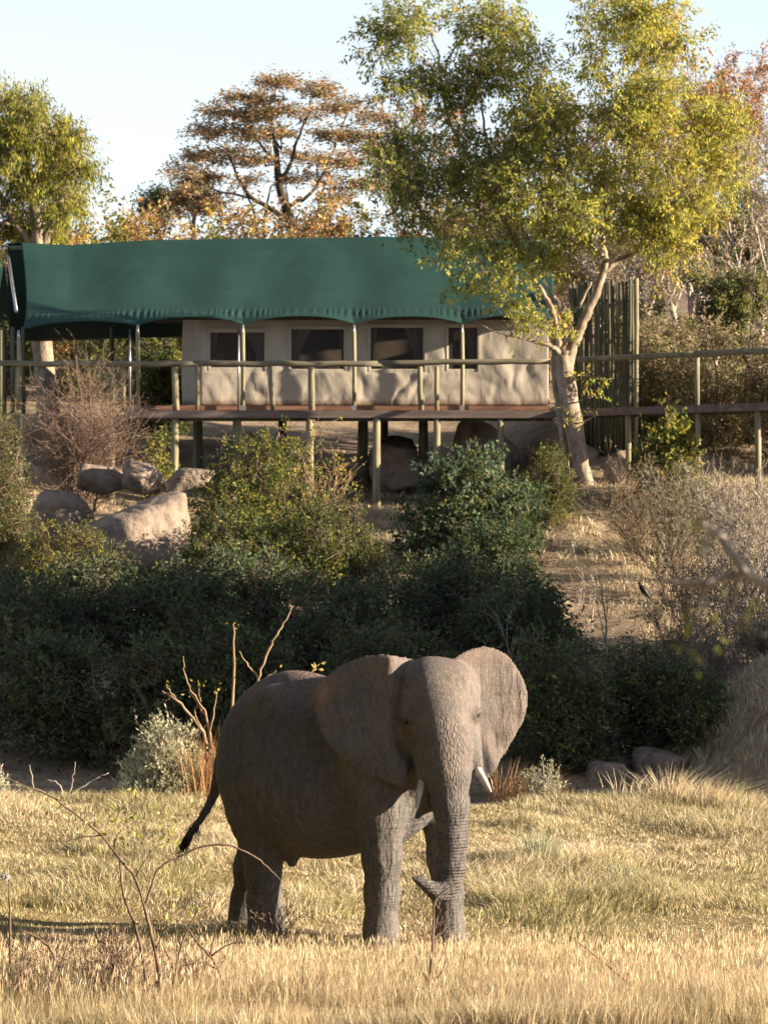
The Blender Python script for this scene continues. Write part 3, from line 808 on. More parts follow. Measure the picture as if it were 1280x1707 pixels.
def grow(b, dirs, lens, rad, gens, kids, ang=.6, wob=.12, up=.1, shrink=.5, nseg=5, droop=0.0):
    """twiggy growth; returns segments and tips"""
    A_, B_, ra_, rb_ = [], [], [], []
    P = np.asarray(b, float); D = unit(np.asarray(dirs, float)); L = np.asarray(lens, float); r = np.full(len(P), rad)
    tips = []
    for g_ in range(gens):
        pts = [P]; d = D.copy()
        for s in range(nseg):
            d = unit(d + R.normal(0, wob, d.shape) + [0, 0, up / nseg - droop * s / nseg])
            pts.append(pts[-1] + d * (L / nseg)[:, None])
            A_.append(pts[-2]); B_.append(pts[-1])
            ra_.append(r * (1 - .6 * s / nseg)); rb_.append(r * (1 - .6 * (s + 1) / nseg))
        tips.append((pts[-1], d))
        if g_ < gens - 1:
            k = kids[g_] if isinstance(kids, (list, tuple)) else kids
            st = np.stack(pts, 1)                                   # n, nseg+1, 3
            n = len(P); ti = R.uniform(.25, .98, (n, k)) * nseg
            i0 = np.minimum(ti.astype(int), nseg - 1); fr = (ti - i0)[..., None]
            rows = np.arange(n)[:, None]
            sp = st[rows, i0] * (1 - fr) + st[rows, i0 + 1] * fr
            sd = unit(st[rows, i0 + 1] - st[rows, i0])
            D = unit(sd + rnd_dir(n * k).reshape(n, k, 3) * ang * R.uniform(.6, 1.4, (n, k, 1))).reshape(-1, 3)
            P = sp.reshape(-1, 3); L = (np.repeat(L, k) * shrink * R.uniform(.6, 1.2, n * k)); r = np.repeat(r, k) * .55
    return np.concatenate(A_), np.concatenate(B_), np.concatenate(ra_), np.concatenate(rb_), tips

def bare_shrub(name, label, cat, px, Y, w_px, top_py, bark, nst=16, kids=(7, 5), rad=.018, leaf=None, n_leaf=0, group=None, ang=.75, gens=3, Lf=.04, lp=None, lift=.9):
    b = on_ground(px, Y); H = at(px, top_py, Y)[2] - b[2]; rx = w_px / 2 * Y / F
    root = empty(name, b); tag(root, label, cat, group)
    th = R.uniform(0, 2 * math.pi, nst); q = R.random(nst)**.6
    dirs = np.stack([np.cos(th) * q * rx, np.sin(th) * q * rx, np.full(nst, H * lift)], 1); L = np.linalg.norm(dirs, axis=1) * R.uniform(.6, 1, nst)
    A, B, ra, rb, tips = grow(b + np.stack([R.normal(0, .1 * rx, nst), R.normal(0, .1 * rx, nst), np.full(nst, -.05)], 1), dirs, L, rad, gens, kids, ang, nseg=4)
    wood = MB(); fat = ra > .0045; ra = np.maximum(ra, .0032); rb = np.maximum(rb, .0024); segs(wood, A[fat], B[fat], ra[fat], rb[fat]); segs(wood, A[~fat], B[~fat], ra[~fat], rb[~fat], thin=True)
    crown = None
    if n_leaf:
        crown = MB(); P, d = tips[-1]; k = R.integers(0, len(P), n_leaf)
        Lp = P[k] - d[k] * R.uniform(0, .2, (n_leaf, 1)) + R.normal(0, .02, (n_leaf, 3))
        add_leaves(crown, Lp, unit(d[k] * .5 + rnd_dir(n_leaf)), Lf * R.uniform(.6, 1.3, n_leaf), Lf * .5, pick_col(n_leaf, 1, *leaf))
    finish(root, wood, crown, M[bark], M['leaf'], 'stems', 'leaves')
    return root

# ------------------------------------------------------------------ boulders
def boulder(label, px, Y, w_px, top_py, depth=None, group=None, sink=.25, seed=0, turn=0.0, base_py=None):
    rr = np.random.default_rng(seed)
    b = on_ground(px, Y) if base_py is None else at(px, base_py, Y); top = at(px, top_py, Y)[2]; H = max(top - b[2], .15); rx = w_px / 2 * Y / F; ry = depth or rx * .8
    nlat, nlon = 40, 64
    th = np.linspace(.02, math.pi - .02, nlat)[:, None]; ph = (np.arange(nlon) * 2 * math.pi / nlon)[None]
    d = np.stack([np.sin(th) * np.cos(ph), np.sin(th) * np.sin(ph), np.cos(th) + 0 * ph], -1)
    # a block split along joints: jittered box planes plus a few cut corners
    base = np.array([(1, 0, .1), (-1, 0, .15), (0, 1, 0), (0, -1, .2), (.1, 0, 1), (0, 0, -1)], float)
    cs, sn = math.cos(turn), math.sin(turn); base[:, :2] = base[:, :2] @ np.array([[cs, sn], [-sn, cs]])
    nn = unit(np.concatenate([base + rr.normal(0, .22, (6, 3)), rr.normal(0, 1, (9, 3))])); dd = np.concatenate([rr.uniform(.66, .86, 6), rr.uniform(.72, .95, 9)])
    dots = d @ nn.T
    q = np.where(dots > .05, dd / np.maximum(dots, .05), 9)
    rad = -np.log(np.exp(-13 * np.minimum(q, 2)).sum(-1)) / 13
    rad = rad * (1 + .10 * (fbm(d[..., 0] * 2 + seed, d[..., 2] * 2 + d[..., 1] * 2) - .5) + .07 * (fbm(d[..., 0] * 6 + d[..., 1] * 5, d[..., 2] * 6 + seed) - .5))
    V = d * rad[..., None]; V /= np.abs(V).max((0, 1))
    hz = (H + sink) / 2
    V = V * [rx, ry, hz] + [b[0], b[1], b[2] - sink + hz]
    i = np.arange(nlat - 1)[:, None] * nlon; j = np.arange(nlon)[None]; k = (j + 1) % nlon
    n0 = nlat * nlon; VV = np.concatenate([V.reshape(-1, 3), [V[0].mean(0)], [V[-1].mean(0)]])
    T = [(n0, a, (a + 1) % nlon) for a in range(nlon)] + [(n0 + 1, n0 - nlon + (a + 1) % nlon, n0 - nlon + a) for a in range(nlon)]
    m = MB(); m.add(VV, np.stack([i + j, i + nlon + j, i + nlon + k, i + k], -1).reshape(-1, 4), T)
    o = m.build('boulder', M['rock'], loc=b, smooth_shade=True); tag(o, label, 'boulder', group); return o
boulder('big pale boulder with a sunlit face below the small angular boulder', 232, 74.2, 190, 814, depth=.8, seed=21, sink=.4, turn=.6)
boulder('dark rounded boulder in shade beside the big pale boulder', 98, 76.6, 124, 815, depth=.8, seed=3, sink=.5, turn=.3)
boulder('small angular boulder perched on top of the big pale boulder', 236, 76.2, 92, 764, depth=.55, seed=4, sink=.12, base_py=815)
boulder('dark leaning boulder between the dry thicket and the small angular boulder', 170, 76.8, 84, 772, depth=.5, seed=15, sink=.12, base_py=818)
boulder('low grey boulder under the deck edge beside the leafy creeper', 318, 79.0, 100, 766, depth=.7, seed=6, sink=.12, base_py=812)
boulder('rounded grey boulder in the dark under the deck between two posts', 655, 86.8, 90, 726, depth=.9, seed=7, sink=.3)
boulder('long dark slab of rock under the deck near the pale trunk', 810, 86.0, 150, 694, depth=1.2, seed=8, sink=.3)
boulder('reddish broken boulder beside the walkway post', 1022, 82.6, 44, 750, depth=.5, seed=9, sink=.3)
boulder('dark boulder under the walkway just behind the pale trunk', 965, 85.0, 70, 735, depth=.7, seed=14, sink=.3)
boulder('low shaded boulder at the foot of the dark thicket', 1010, 58.6, 76, 1262, depth=.6, seed=10, sink=.35)
boulder('wide shaded boulder at the foot of the bare bank', 1092, 59.6, 118, 1246, depth=.8, seed=11, sink=.35)
boulder('boulder half buried behind the yellowing bank shrub', 165, 73.5, 70, 945, depth=.6, seed=12, sink=.4)

# ------------------------------------------------------------------ the big pale-trunked tree in front of the deck
TY = 82.0
def big_tree():
    b = on_ground(977, TY); root = empty('leafy_tree', b)
    tag(root, 'tall pale-barked tree with yellow-green crown standing in front of the deck', 'tree')
    wood = MB(); pts = []
    def LB(l, dy=0, n=8):
        P = [(*at(p[0], p[1], TY + dy + (p[3] if len(p) > 3 else 0)), p[2] * .76) for p in l]
        sp = limb(wood, P, n); pts.append(sp); return sp
    LB([(980, 830, .25), (974, 795, .205), (964, 755, .235), (953, 700, .275), (945, 650, .27), (940, 605, .25), (942, 585, .20)], 0, 12)
    LB([(945, 790, .08, .15), (938, 720, .12, .12), (930, 660, .13, .12), (926, 610, .12, .1), (922, 570, .08, .1), (915, 530, .05, .1)], .1, 8)     # darker stem fused behind
    LB([(941, 620, .20), (950, 590, .165), (965, 552, .135), (983, 512, .125), (998, 474, .115), (1008, 440, .10), (1004, 405, .07), (1012, 365, .06), (1035, 290, .05, .4), (1052, 215, .045, .6), (1062, 160, .035, .6), (1075, 90, .022, .5)], 0, 10)
    LB([(1006, 455, .085), (1030, 434, .075), (1058, 421, .06, -.2), (1100, 400, .045, -.4), (1150, 365, .035, -.6), (1200, 310, .02, -.6)], 0, 8)
    LB([(938, 618, .17), (932, 585, .11), (928, 548, .085), (918, 512, .08), (902, 484, .07), (880, 450, .06, -.2), (862, 410, .055, -.4), (835, 349, .05, -.6), (819, 264, .045, -.8), (807, 214, .035, -.8), (800, 140, .02, -.8)], 0, 8)
    LB([(858, 400, .055, -.4), (830, 352, .05, -.3), (807, 315, .05, 0), (790, 275, .05, .2), (751, 208, .055, .3), (736, 150, .05, .3), (731, 95, .03, .3), (715, 50, .018, .3)], 0, 8)
    LB([(740, 130, .04, .3), (748, 95, .03, .2), (775, 60, .016, .1)], 0, 6)
    LB([(870, 432, .045, -.3), (800, 412, .045, -.6), (745, 394, .042, -.9), (715, 368, .04, -1), (695, 343, .035, -1), (672, 292, .03, -1), (655, 240, .018, -1)], 0, 7)
    LB([(937, 598, .10), (920, 578, .075, -.2), (896, 570, .05, -.35), (868, 565, .02, -.5)], 0, 7)
    LB([(938, 575, .08), (944, 545, .075), (934, 520, .06, .1), (920, 495, .05, .2), (905, 460, .04, .2), (900, 420, .03, .2)], 0, 7)
    LB([(945, 560, .06), (953, 525, .055), (968, 505, .04, .2), (985, 470, .03, .3)], 0, 6)
    LB([(1006, 425, .06), (975, 400, .05, -.5), (948, 337, .05, -.9), (920, 298, .045, -1.1), (875, 253, .03, -1.2), (850, 190, .018, -1.2)], 0, 7)
    LB([(1040, 280, .045, .4), (1080, 230, .035, .1), (1120, 190, .03, -.2), (1160, 150, .018, -.3)], 0, 6)
    LB([(1035, 290, .04, .4), (1000, 220, .035, 1), (980, 150, .025, 1.2)], 0, 6)
    L = np.concatenate(pts)
    cl = [(632, 72, 42), (690, 48, 56), (755, 30, 60), (820, 42, 56), (862, 88, 46), (905, 118, 44), (895, 205, 40), (985, 72, 36), (1000, 20, 44), (1060, 10, 58), (1125, 22, 46), (1140, 75, 44), (1085, 95, 62), (1010, 125, 48), (665, 135, 55),
          (730, 150, 56), (800, 130, 60), (872, 165, 56), (940, 185, 60), (1020, 190, 66), (1100, 175, 66), (1165, 150, 36), (1190, 205, 54), (1228, 240, 34), (640, 205, 42), (690, 235, 60), (770, 240, 56), (845, 250, 60),
          (925, 265, 62), (1005, 280, 68), (1090, 265, 70), (1170, 280, 62), (1215, 290, 40), (640, 290, 36), (685, 310, 52), (750, 310, 54), (820, 325, 54), (895, 335, 56), (970, 345, 54), (1055, 350, 66), (1130, 350, 58), (1180, 350, 34),
          (700, 372, 40), (760, 385, 44), (825, 400, 46), (888, 405, 46), (950, 400, 40), (1090, 400, 44), (1140, 405, 30), (795, 440, 38), (850, 455, 40), (900, 450, 36), (745, 425, 26), (775, 480, 22), (842, 505, 26), (880, 515, 26),
          (905, 545, 20), (868, 548, 18), (1110, 440, 24), (735, 500, 10)]
    C, RR = [], []
    for (x, y, r) in cl:
        r *= .92
        s = R.uniform(-2.6, -.1) if y < 370 else R.uniform(-2.2, -.4)
        if y > 495: s = R.uniform(-.9, -.3)
        if r > 45:
            for q in range(3):
                C.append(at(x + R.uniform(-.5, .5) * r, y + R.uniform(-.45, .45) * r, TY + s + R.uniform(-.6, .4))); m = r * TY / F * .72; RR.append((m, m * 1.1, m * .82))
        else:
            C.append(at(x, y, TY + s)); m = r * TY / F; RR.append((m, m, m * .9))
    sprigs = [(975, 625, 12, -.35), (985, 660, 9, -.35), (960, 690, 8, -.4), (952, 545, 12, -.3), (995, 690, 8, -.4)]
    for x, y, r, s in sprigs:
        C.append(at(x, y, TY + s)); m = r * TY / F; RR.append((m, m, m))
    crown = MB()
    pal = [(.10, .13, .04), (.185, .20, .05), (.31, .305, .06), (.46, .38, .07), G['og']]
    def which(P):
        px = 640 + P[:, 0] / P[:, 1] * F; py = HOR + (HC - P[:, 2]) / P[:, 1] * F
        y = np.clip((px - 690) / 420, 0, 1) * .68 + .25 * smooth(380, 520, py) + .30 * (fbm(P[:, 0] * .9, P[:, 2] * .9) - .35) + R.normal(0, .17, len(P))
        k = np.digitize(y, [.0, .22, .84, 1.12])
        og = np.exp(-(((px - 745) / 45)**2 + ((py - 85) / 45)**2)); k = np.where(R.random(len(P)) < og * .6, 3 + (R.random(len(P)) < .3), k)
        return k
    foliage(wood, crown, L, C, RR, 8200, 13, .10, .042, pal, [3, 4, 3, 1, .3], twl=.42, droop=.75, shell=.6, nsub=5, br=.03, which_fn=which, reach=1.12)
    finish(root, wood, crown, M['bark_pale'], M['leaf'])
big_tree()

def simple_tree(name, label, px, Y, trunk, clumps, n_tw, n_leaf, Lf, Wf, pal, wts, bark, mat='leaf', group=None, twl=.4, droop=.4, flat=False, dspread=1.5, shell=.6, lift=.15, nsub=5, squash=.85, split=0):
    b = on_ground(px, Y); root = empty(name, b); tag(root, label, 'tree', group)
    wood = MB(); pts = []
    for l in trunk:
        P = [(*at(p[0], p[1], Y + (p[3] if len(p) > 3 else 0)), p[2]) for p in l]
        if l is trunk[0]: P[0] = (*b, P[0][3]); P[0] = (b[0], b[1], b[2] - .1, P[0][3])
        pts.append(limb(wood, P, 7))
    C, RR = [], []
    for (x, y, rx, *ry) in clumps:
        ry = ry[0] if ry else rx * squash
        for q in range(max(split, 1)):
            f = 1 if not split else .62
            C.append(at(x + (R.uniform(-.5, .5) * rx if split else 0), y + (R.uniform(-.5, .5) * ry if split else 0), Y + R.uniform(-dspread, dspread))); RR.append((rx * f * Y / F, rx * f * Y / F, ry * f * Y / F))
    crown = MB()
    foliage(wood, crown, np.concatenate(pts), C, RR, n_tw, n_leaf, Lf, Wf, pal, wts, twl=twl, droop=droop, flat=flat, shell=shell, lift=lift, nsub=nsub, br=.04)
    finish(root, wood, crown, M[bark], M[mat]); return root
# green tree behind the left end of the tent, its trunk rising through the open veranda
simple_tree('green_tree', 'bright green bushy tree rising behind the open gable of the tent', 84, 91.0,
    [[(84, 800, .30), (80, 660, .27), (72, 560, .24), (66, 450, .2), (62, 380, .16), (50, 300, .10), (40, 220, .05)], [(66, 420, .12), (100, 340, .08), (120, 270, .04)], [(66, 430, .12), (20, 360, .08), (-20, 280, .05)], [(62, 350, .08), (80, 260, .05), (70, 200, .03)]],
    [(-60, 250, 70), (-20, 190, 60), (25, 190, 50), (10, 250, 70), (75, 240, 60), (110, 250, 42), (130, 280, 32), (40, 310, 70), (-40, 340, 70), (95, 320, 50), (110, 350, 36), (60, 370, 50), (20, 390, 45), (90, 225, 40), (135, 225, 18), (150, 285, 16), (10, 160, 26), (48, 185, 34), (-90, 330, 60)],
    3900, 14, .12, .032, [G['gr'], G['ol'], G['yg'], (.36, .35, .06)], [1.5, 3.5, 5, 2.5], 'bark_pale', twl=.5, droop=1.3, dspread=1.3, split=2)
# rust-coloured flat-layered tree on the skyline
simple_tree('rusty_tree', 'orange-brown tree with open layered crown on the skyline behind the tent', 490, 112,
    [[(490, 470, 0.186), (488, 400, 0.167), (478, 350, 0.149), (466, 310, 0.124), (462, 265, 0.093), (455, 215, 0.056), (450, 170, 0.025)], [(484, 372, 0.093), (455, 350, 0.074), (420, 330, 0.062), (396, 295, 0.043), (380, 250, 0.025)], [(466, 305, 0.074), (484, 275, 0.062), (495, 235, 0.043), (520, 180, 0.025)],
     [(480, 345, 0.062), (520, 320, 0.050), (552, 260, 0.037), (570, 210, 0.025)], [(420, 330, 0.043), (370, 320, 0.031), (320, 300, 0.019)], [(462, 270, 0.050), (430, 235, 0.031), (400, 180, 0.019)], [(424, 460, 0.062), (428, 380, 0.050), (415, 330, 0.031), (390, 290, 0.019)], [(442, 460, 0.056), (440, 380, 0.043), (452, 310, 0.025)], [(520, 460, 0.050), (524, 380, 0.037), (545, 300, 0.025), (580, 250, 0.012)]],
    [(420, 158, 46, 16), (470, 140, 46, 16), (520, 152, 42, 16), (555, 178, 40, 16), (380, 185, 44, 16), (440, 190, 50, 16), (500, 190, 50, 16), (590, 175, 36, 16), (612, 195, 34, 16), (350, 215, 42, 16), (405, 222, 46, 16), (470, 228, 46, 16), (535, 222, 46, 16), (590, 225, 42, 16),
     (322, 255, 42, 16), (375, 262, 42, 16), (520, 262, 44, 16), (575, 270, 42, 16), (620, 255, 30, 16), (300, 290, 34, 16), (345, 298, 38, 16), (430, 268, 38, 16), (530, 300, 38, 16), (590, 310, 36, 16), (320, 325, 30, 16), (365, 335, 34, 16), (408, 300, 30, 16), (560, 335, 34, 16), (620, 310, 26, 16), (486, 300, 26, 16), (340, 345, 26, 16)],
    3300, 9, .12, .052, [(.36, .21, .10), (.28, .17, .10), (.17, .16, .08), (.30, .22, .14), (.23, .20, .12), (.42, .28, .12)], [2.2, 1.5, 2.2, 3, 3, 1.8], 'bark_dark', twl=.5, droop=.1, flat=True, dspread=2.4, shell=.7, split=2)
# small olive trees on the skyline between the two
for lab, px, Y, cl, pal, w in (
    ('small dark olive tree low on the skyline left of the rusty tree', 262, 116, [(262, 338, 26), (250, 345, 20), (282, 340, 18), (268, 352, 24)], [G['gr'], G['ol'], G['bl']], [3, 3, 2]),
    ('slender rusty sapling beside the layered skyline tree', 322, 114, [(318, 318, 24), (330, 300, 18), (308, 335, 22), (340, 335, 20)], [G['ol'], G['br'], G['og']], [2, 3, 1])):
    simple_tree('small_tree', lab, px, Y, [[(px, 470, .1), (px, 400, .08), (px + 4, 345, .05), (px + 2, 315, .02)]], cl, 420, 10, .10, .05, pal, w, 'bark_grey', dspread=.6, group='small trees on the skyline')
# skyline shrubs above the fly sheet
labs = ['orange-tinted shrub on the skyline behind the ridge of the fly sheet', 'yellow-green shrub on the skyline behind the ridge of the fly sheet', 'straw-coloured shrub on the skyline behind the ridge of the fly sheet']
pals = [([(.40, .24, .08), (.42, .31, .09), (.28, .19, .10), (.22, .19, .07)], [3, 3, 2, 2]), ([G['yg'], G['ol'], G['ye']], [3, 3, 1]), ([G['st'], G['kh'], G['og'], G['br']], [3, 2, 1, 2])]
for i, (px, tp, wd) in enumerate([(120, 374, 90), (165, 366, 90), (215, 368, 90), (262, 362, 96), (310, 366, 90), (355, 358, 96), (402, 366, 100), (450, 352, 96), (500, 350, 100), (545, 342, 110), (600, 346, 110), (655, 336, 120), (720, 345, 120), (790, 330, 130), (860, 340, 130), (40, 372, 100), (-30, 380, 100)]):
    k = [0, 1, 0, 2, 0, 1, 0, 0, 2, 0, 1, 2, 0, 2, 0, 0, 2][i]
    bush('skyline_shrub', labs[k], 'shrub', px, 103 + (i * 37 % 7), wd * 1.35, tp - 26, 850, *pals[k], Lf=.14, Wf=.075, n_leaf=8, nclump=12, group='skyline shrubs ' + ['orange', 'yellow-green', 'straw'][k], depth=1.3, twl=.4)

# woodland on the slope to the right of the tent: grey, half-bare trees
def wood_tree(name, label, px, Y, base_py, top_py, w_px, n_leaf, pal, wts, bark, group, kids=(6, 5, 3), nst=5, Lf=.08):
    b = on_ground(px, Y); root = empty(name, b); tag(root, label, 'tree', group)
    H = at(px, top_py, Y)[2] - b[2]; rx = w_px / 2 * Y / F
    wood = MB(); sp = limb(wood, [(*b + [0, 0, -.1], .13) if False else (b[0], b[1], b[2] - .1, .13), (b[0] + R.normal(0, .1), b[1], b[2] + H * .2, .10), (b[0] + R.normal(0, .2), b[1], b[2] + H * .38, .075)], 7)
    th = R.uniform(0, 6.28, nst); dirs = np.stack([np.cos(th) * rx * .8, np.sin(th) * rx * .8, np.full(nst, H * .6)], 1)
    st = np.concatenate([sp[-1:, :3].repeat(nst - 2, 0), sp[-3:-1, :3]])
    A, B, ra, rb, tips = grow(st, dirs, np.linalg.norm(dirs, axis=1) * R.uniform(.75, 1.05, nst), .05, 4, kids, .7, up=.15)
    fat = ra > .012; ra = np.maximum(ra, .006); rb = np.maximum(rb, .0045); segs(wood, A[fat], B[fat], ra[fat], rb[fat]); segs(wood, A[~fat], B[~fat], ra[~fat], rb[~fat], thin=True)
    crown = MB(); P = np.concatenate([t[0] for t in tips[2:]]); d = np.concatenate([t[1] for t in tips[2:]])
    k = R.integers(0, len(P), n_leaf); Lp = P[k] - d[k] * R.uniform(0, .35, (n_leaf, 1)) + R.normal(0, .05, (n_leaf, 3))
    add_leaves(crown, Lp, unit(d[k] * .4 + rnd_dir(n_leaf) + [0, 0, -.3]), Lf * R.uniform(.6, 1.3, n_leaf), Lf * .5, pick_col(n_leaf, 1, pal, wts))
    finish(root, wood, crown, M[bark], M['leaf']); return root
grey = ([(.26, .19, .14), (.24, .21, .12), (.33, .27, .21), G['ol']], [4, 3, 3, 1])
gold = ([(.30, .27, .08), (.26, .23, .11), (.18, .18, .07), G['st'], G['ye']], [2, 3, 2, 2, 1])
rust = ([G['og'], G['ru'], G['br'], G['kh']], [3, 2, 2, 1])
olive = ([(.09, .11, .04), (.15, .16, .06), G['yg'], (.22, .2, .1)], [3, 4, 1, 2])
WL = {'grey': 'half-bare grey-brown tree in the woodland right of the pole screen', 'gold': 'pale gold-leaved tree in the woodland right of the pole screen',
      'rust': 'rust-crowned tree high on the slope behind the big leafy tree', 'olive': 'dark olive tree in the woodland right of the pole screen'}
for kind, px, Y, tp, wd, nl in (('gold', 1010, 97, 420, 170, 5200), ('grey', 1090, 94, 440, 150, 2400), ('grey', 1150, 99, 330, 170, 2600), ('olive', 1215, 96, 380, 150, 6000), ('grey', 1270, 93, 300, 170, 2800), ('gold', 1120, 104, 300, 190, 5000),
        ('grey', 1205, 103, 230, 190, 2800), ('rust', 1245, 112, 165, 200, 5600), ('rust', 1165, 116, 180, 180, 4600), ('grey', 1310, 100, 240, 180, 2400), ('olive', 1260, 89, 470, 130, 5200), ('grey', 1175, 90, 470, 120, 2200), ('gold', 1060, 101, 330, 190, 4200),
        ('grey', 960, 100, 400, 180, 2200), ('gold', 900, 103, 380, 200, 4600), ('rust', 1060, 118, 190, 180, 4200), ('olive', 1110, 88.5, 560, 110, 4200), ('rust', 680, 114, 225, 190, 4600), ('gold', 790, 108, 330, 190, 4000), ('grey', 1030, 90, 520, 130, 2000)):
    p_, w_ = dict(grey=grey, gold=gold, rust=rust, olive=olive)[kind]
    wood_tree('woodland_tree', WL[kind] if px > 950 or kind == 'rust' else 'pale gold-leaved tree behind the crown of the big leafy tree', px, Y, 0, tp, wd, int(nl * 1.5), p_, w_, 'twig_grey' if kind != 'olive' else 'bark_dark', 'woodland trees, ' + (kind if px > 950 or kind == 'rust' else 'behind crown'), Lf=.085 if kind == 'grey' else .10)
# understorey in the shade behind the deck and under the walkway
for i, (px, Y, wd, tp) in enumerate([(150, 95, 150, 545), (250, 91.5, 130, 545), (275, 91, 80, 560), (20, 96, 160, 540)]):
    bush('veranda_shrub', 'green shrub growing behind the open veranda', 'shrub', px, Y, wd, tp, 900, [G['gr'], G['ol'], G['dk'], G['yg']], [3, 3, 2, .6], Lf=.09, Wf=.045, group='shrubs behind the veranda', twl=.35)
for i, (px, Y, wd, tp) in enumerate([(1100, 87, 130, 590), (1200, 86.5, 140, 600), (1275, 86, 130, 580), (1140, 91, 150, 560), (1010, 88.5, 120, 600), (1230, 91, 150, 540)]):
    bush('woodland_shrub', 'dull olive shrub in the woodland behind the walkway handrail', 'shrub', px, Y, wd, tp, 760, [(.17, .17, .07), (.24, .21, .11), (.27, .2, .15), G['ol']], [2, 4, 4, 1], Lf=.075, Wf=.04, group='shrubs behind the walkway', twl=.35)

for i, (x, y, t) in enumerate([(5.9, 86.2, 7.4), (7.2, 85.2, 7.4), (8.6, 84.4, 7.4), (6.6, 88.2, 7.8), (9.8, 83.4, 7.2)]):
    px = 640 + x / y * F
    bush('thorn_shrub', 'dense green shrub crowding the back of the walkway', 'shrub', px, y, 150, HOR - (t - HC) / y * F, 1100, [(.17, .17, .07), (.24, .21, .11), (.27, .2, .15), G['ol']], [2, 4, 3, 1], Lf=.09, Wf=.05, group='dense shrubs behind the walkway', twl=.35)
# ------------------------------------------------------------------ bushes on the bank below the deck
bush('creeper_bush', 'large green bush with sunlit creeper top growing up to the deck edge', 'bush', 448, 75.8, 270, 722, 3600, [G['gr'], G['ol'], G['yg'], G['kh']], [4, 4, 2.2, .8], Lf=.075, Wf=.04, n_leaf=10, nclump=26, depth=1.6, droop=.6)
bush('leafy_bush', 'green bush spilling down the bank beneath the creeper-topped bush', 'bush', 545, 73.2, 190, 830, 2100, [G['gr'], G['ol'], G['dk'], G['yg']], [4, 3, 2, 1], Lf=.065, Wf=.035, nclump=18, depth=1.3)
bush('blue_green_bush', 'blue-green broad-leaved bush with scattered yellow leaves below the deck', 'bush', 775, 75.5, 235, 742, 1900, [G['bl'], (.09, .13, .075), G['ol'], G['ye'], G['gr']], [6, 4, 1.5, .12, 2], Lf=.105, Wf=.075, n_leaf=7, nclump=26, depth=1.4, droop=.5, lumps=.27)
bush('leafy_bush', 'green bush filling the bank between the pale boulder and the dark thicket', 'bush', 395, 72.6, 230, 850, 1700, [G['gr'], G['ol'], G['bl'], G['yg']], [4, 3, 2, 1], Lf=.07, Wf=.038, nclump=18, depth=1.2)
bush('blue_green_bush', 'low blue-green bush merging into the dark thicket below the broad-leaved bush', 'bush', 815, 72.4, 220, 868, 1400, [G['bl'], G['gr'], G['ol']], [4, 4, 1], Lf=.085, Wf=.05, n_leaf=8, nclump=18, depth=1.1)
bush('feathery_bush', 'small dark feathery bush at the foot of the pale trunk', 'bush', 915, 79.5, 90, 745, 1000, [G['ol'], G['gr'], G['yg']], [4, 3, 1], Lf=.06, Wf=.02, n_leaf=12, nclump=12, depth=.7)
bush('blue_green_bush', 'sprawling blue-green bush between the broad-leaved bush and the pale trunk', 'bush', 850, 77.6, 130, 790, 1100, [G['bl'], G['gr'], G['ol']], [5, 3, 1], Lf=.085, Wf=.055, n_leaf=8, nclump=14, depth=.9)
bush('yellow_green_bush', 'bright yellow-green bush under the walkway handrail', 'bush', 1105, 80.0, 120, 682, 900, [G['yg'], G['ol'], G['gr'], G['ye']], [4, 3, 1.5, .5], Lf=.10, Wf=.065, n_leaf=8, nclump=13, depth=.8, droop=.4)
bush('grey_green_bush', 'thin grey-green bush in front of the walkway posts', 'bush', 1130, 77.5, 150, 770, 760, [G['bl'], G['kh'], G['ol'], G['si']], [3, 3, 2, .6], Lf=.055, Wf=.03, n_leaf=8, nclump=12, depth=.9)
bush('olive_bush', 'dense olive bush standing left of the dry thicket', 'bush', -5, 75.0, 130, 700, 2300, [G['kh'], G['ol'], G['gr'], G['si']], [3, 4, 2, .5], Lf=.045, Wf=.03, n_leaf=10, nclump=18, depth=1.1)
bush('yellow_bush', 'low yellowing shrub on the bank below the boulders', 'bush', 95, 72.3, 230, 872, 1900, [G['yg'], G['ol'], G['kh'], G['gr']], [3, 3, 2, 2], Lf=.055, Wf=.032, n_leaf=9, nclump=18, depth=1.0)
bush('young_bush', 'small sunlit sprig of green leaves against the deck post', 'bush', 262, 80.9, 62, 690, 210, [G['ol'], G['yg'], G['gr']], [3, 2, 2], Lf=.09, Wf=.06, n_leaf=8, nclump=7, depth=.4)
bare_shrub('dry_thicket', 'leafless tangled brown thicket in front of the veranda', 'thicket', 130, 78.8, 190, 628, 'twig_brown', 40, (9, 7), .016, ([G['br'], G['ru'], G['st'], G['kh']], [3, 1, 2, 1]), 2600, ang=.95, Lf=.035)
bare_shrub('dry_thicket', 'bare straggling creeper stems hanging above the leafy bush', 'creeper', 540, 77.6, 150, 725, 'twig_tan', 10, (6, 4), .012, ([G['ye'], G['yg'], G['st'], G['ol']], [2, 3, 1, 2]), 420, ang=.9, Lf=.09)
# grey-brown scrub on the right of the bank
for i, (px, Y, wd, tp, n) in enumerate([(1110, 73, 150, 800, 15), (1190, 74, 170, 770, 18), (1260, 72, 150, 780, 18), (1150, 69, 150, 900, 16), (1235, 67, 170, 900, 20), (1290, 66, 120, 960, 16), (1060, 76, 110, 800, 12), (1200, 63.5, 150, 1020, 18), (1270, 62.5, 130, 1040, 18), (1125, 64.5, 110, 1010, 12)]):
    bare_shrub('grey_scrub', 'grey leafless scrub growing on the right side of the bank', 'scrub', px, Y, wd, tp, 'twig_brown' if i % 3 == 0 else 'twig_grey', n + 1, (8, 6), .010, ([(.24, .19, .13), G['kh'], (.16, .165, .075), G['bl']], [3, 3, 3, 1.5]), 1500, group='grey scrub on the bank', ang=.7, Lf=.05)
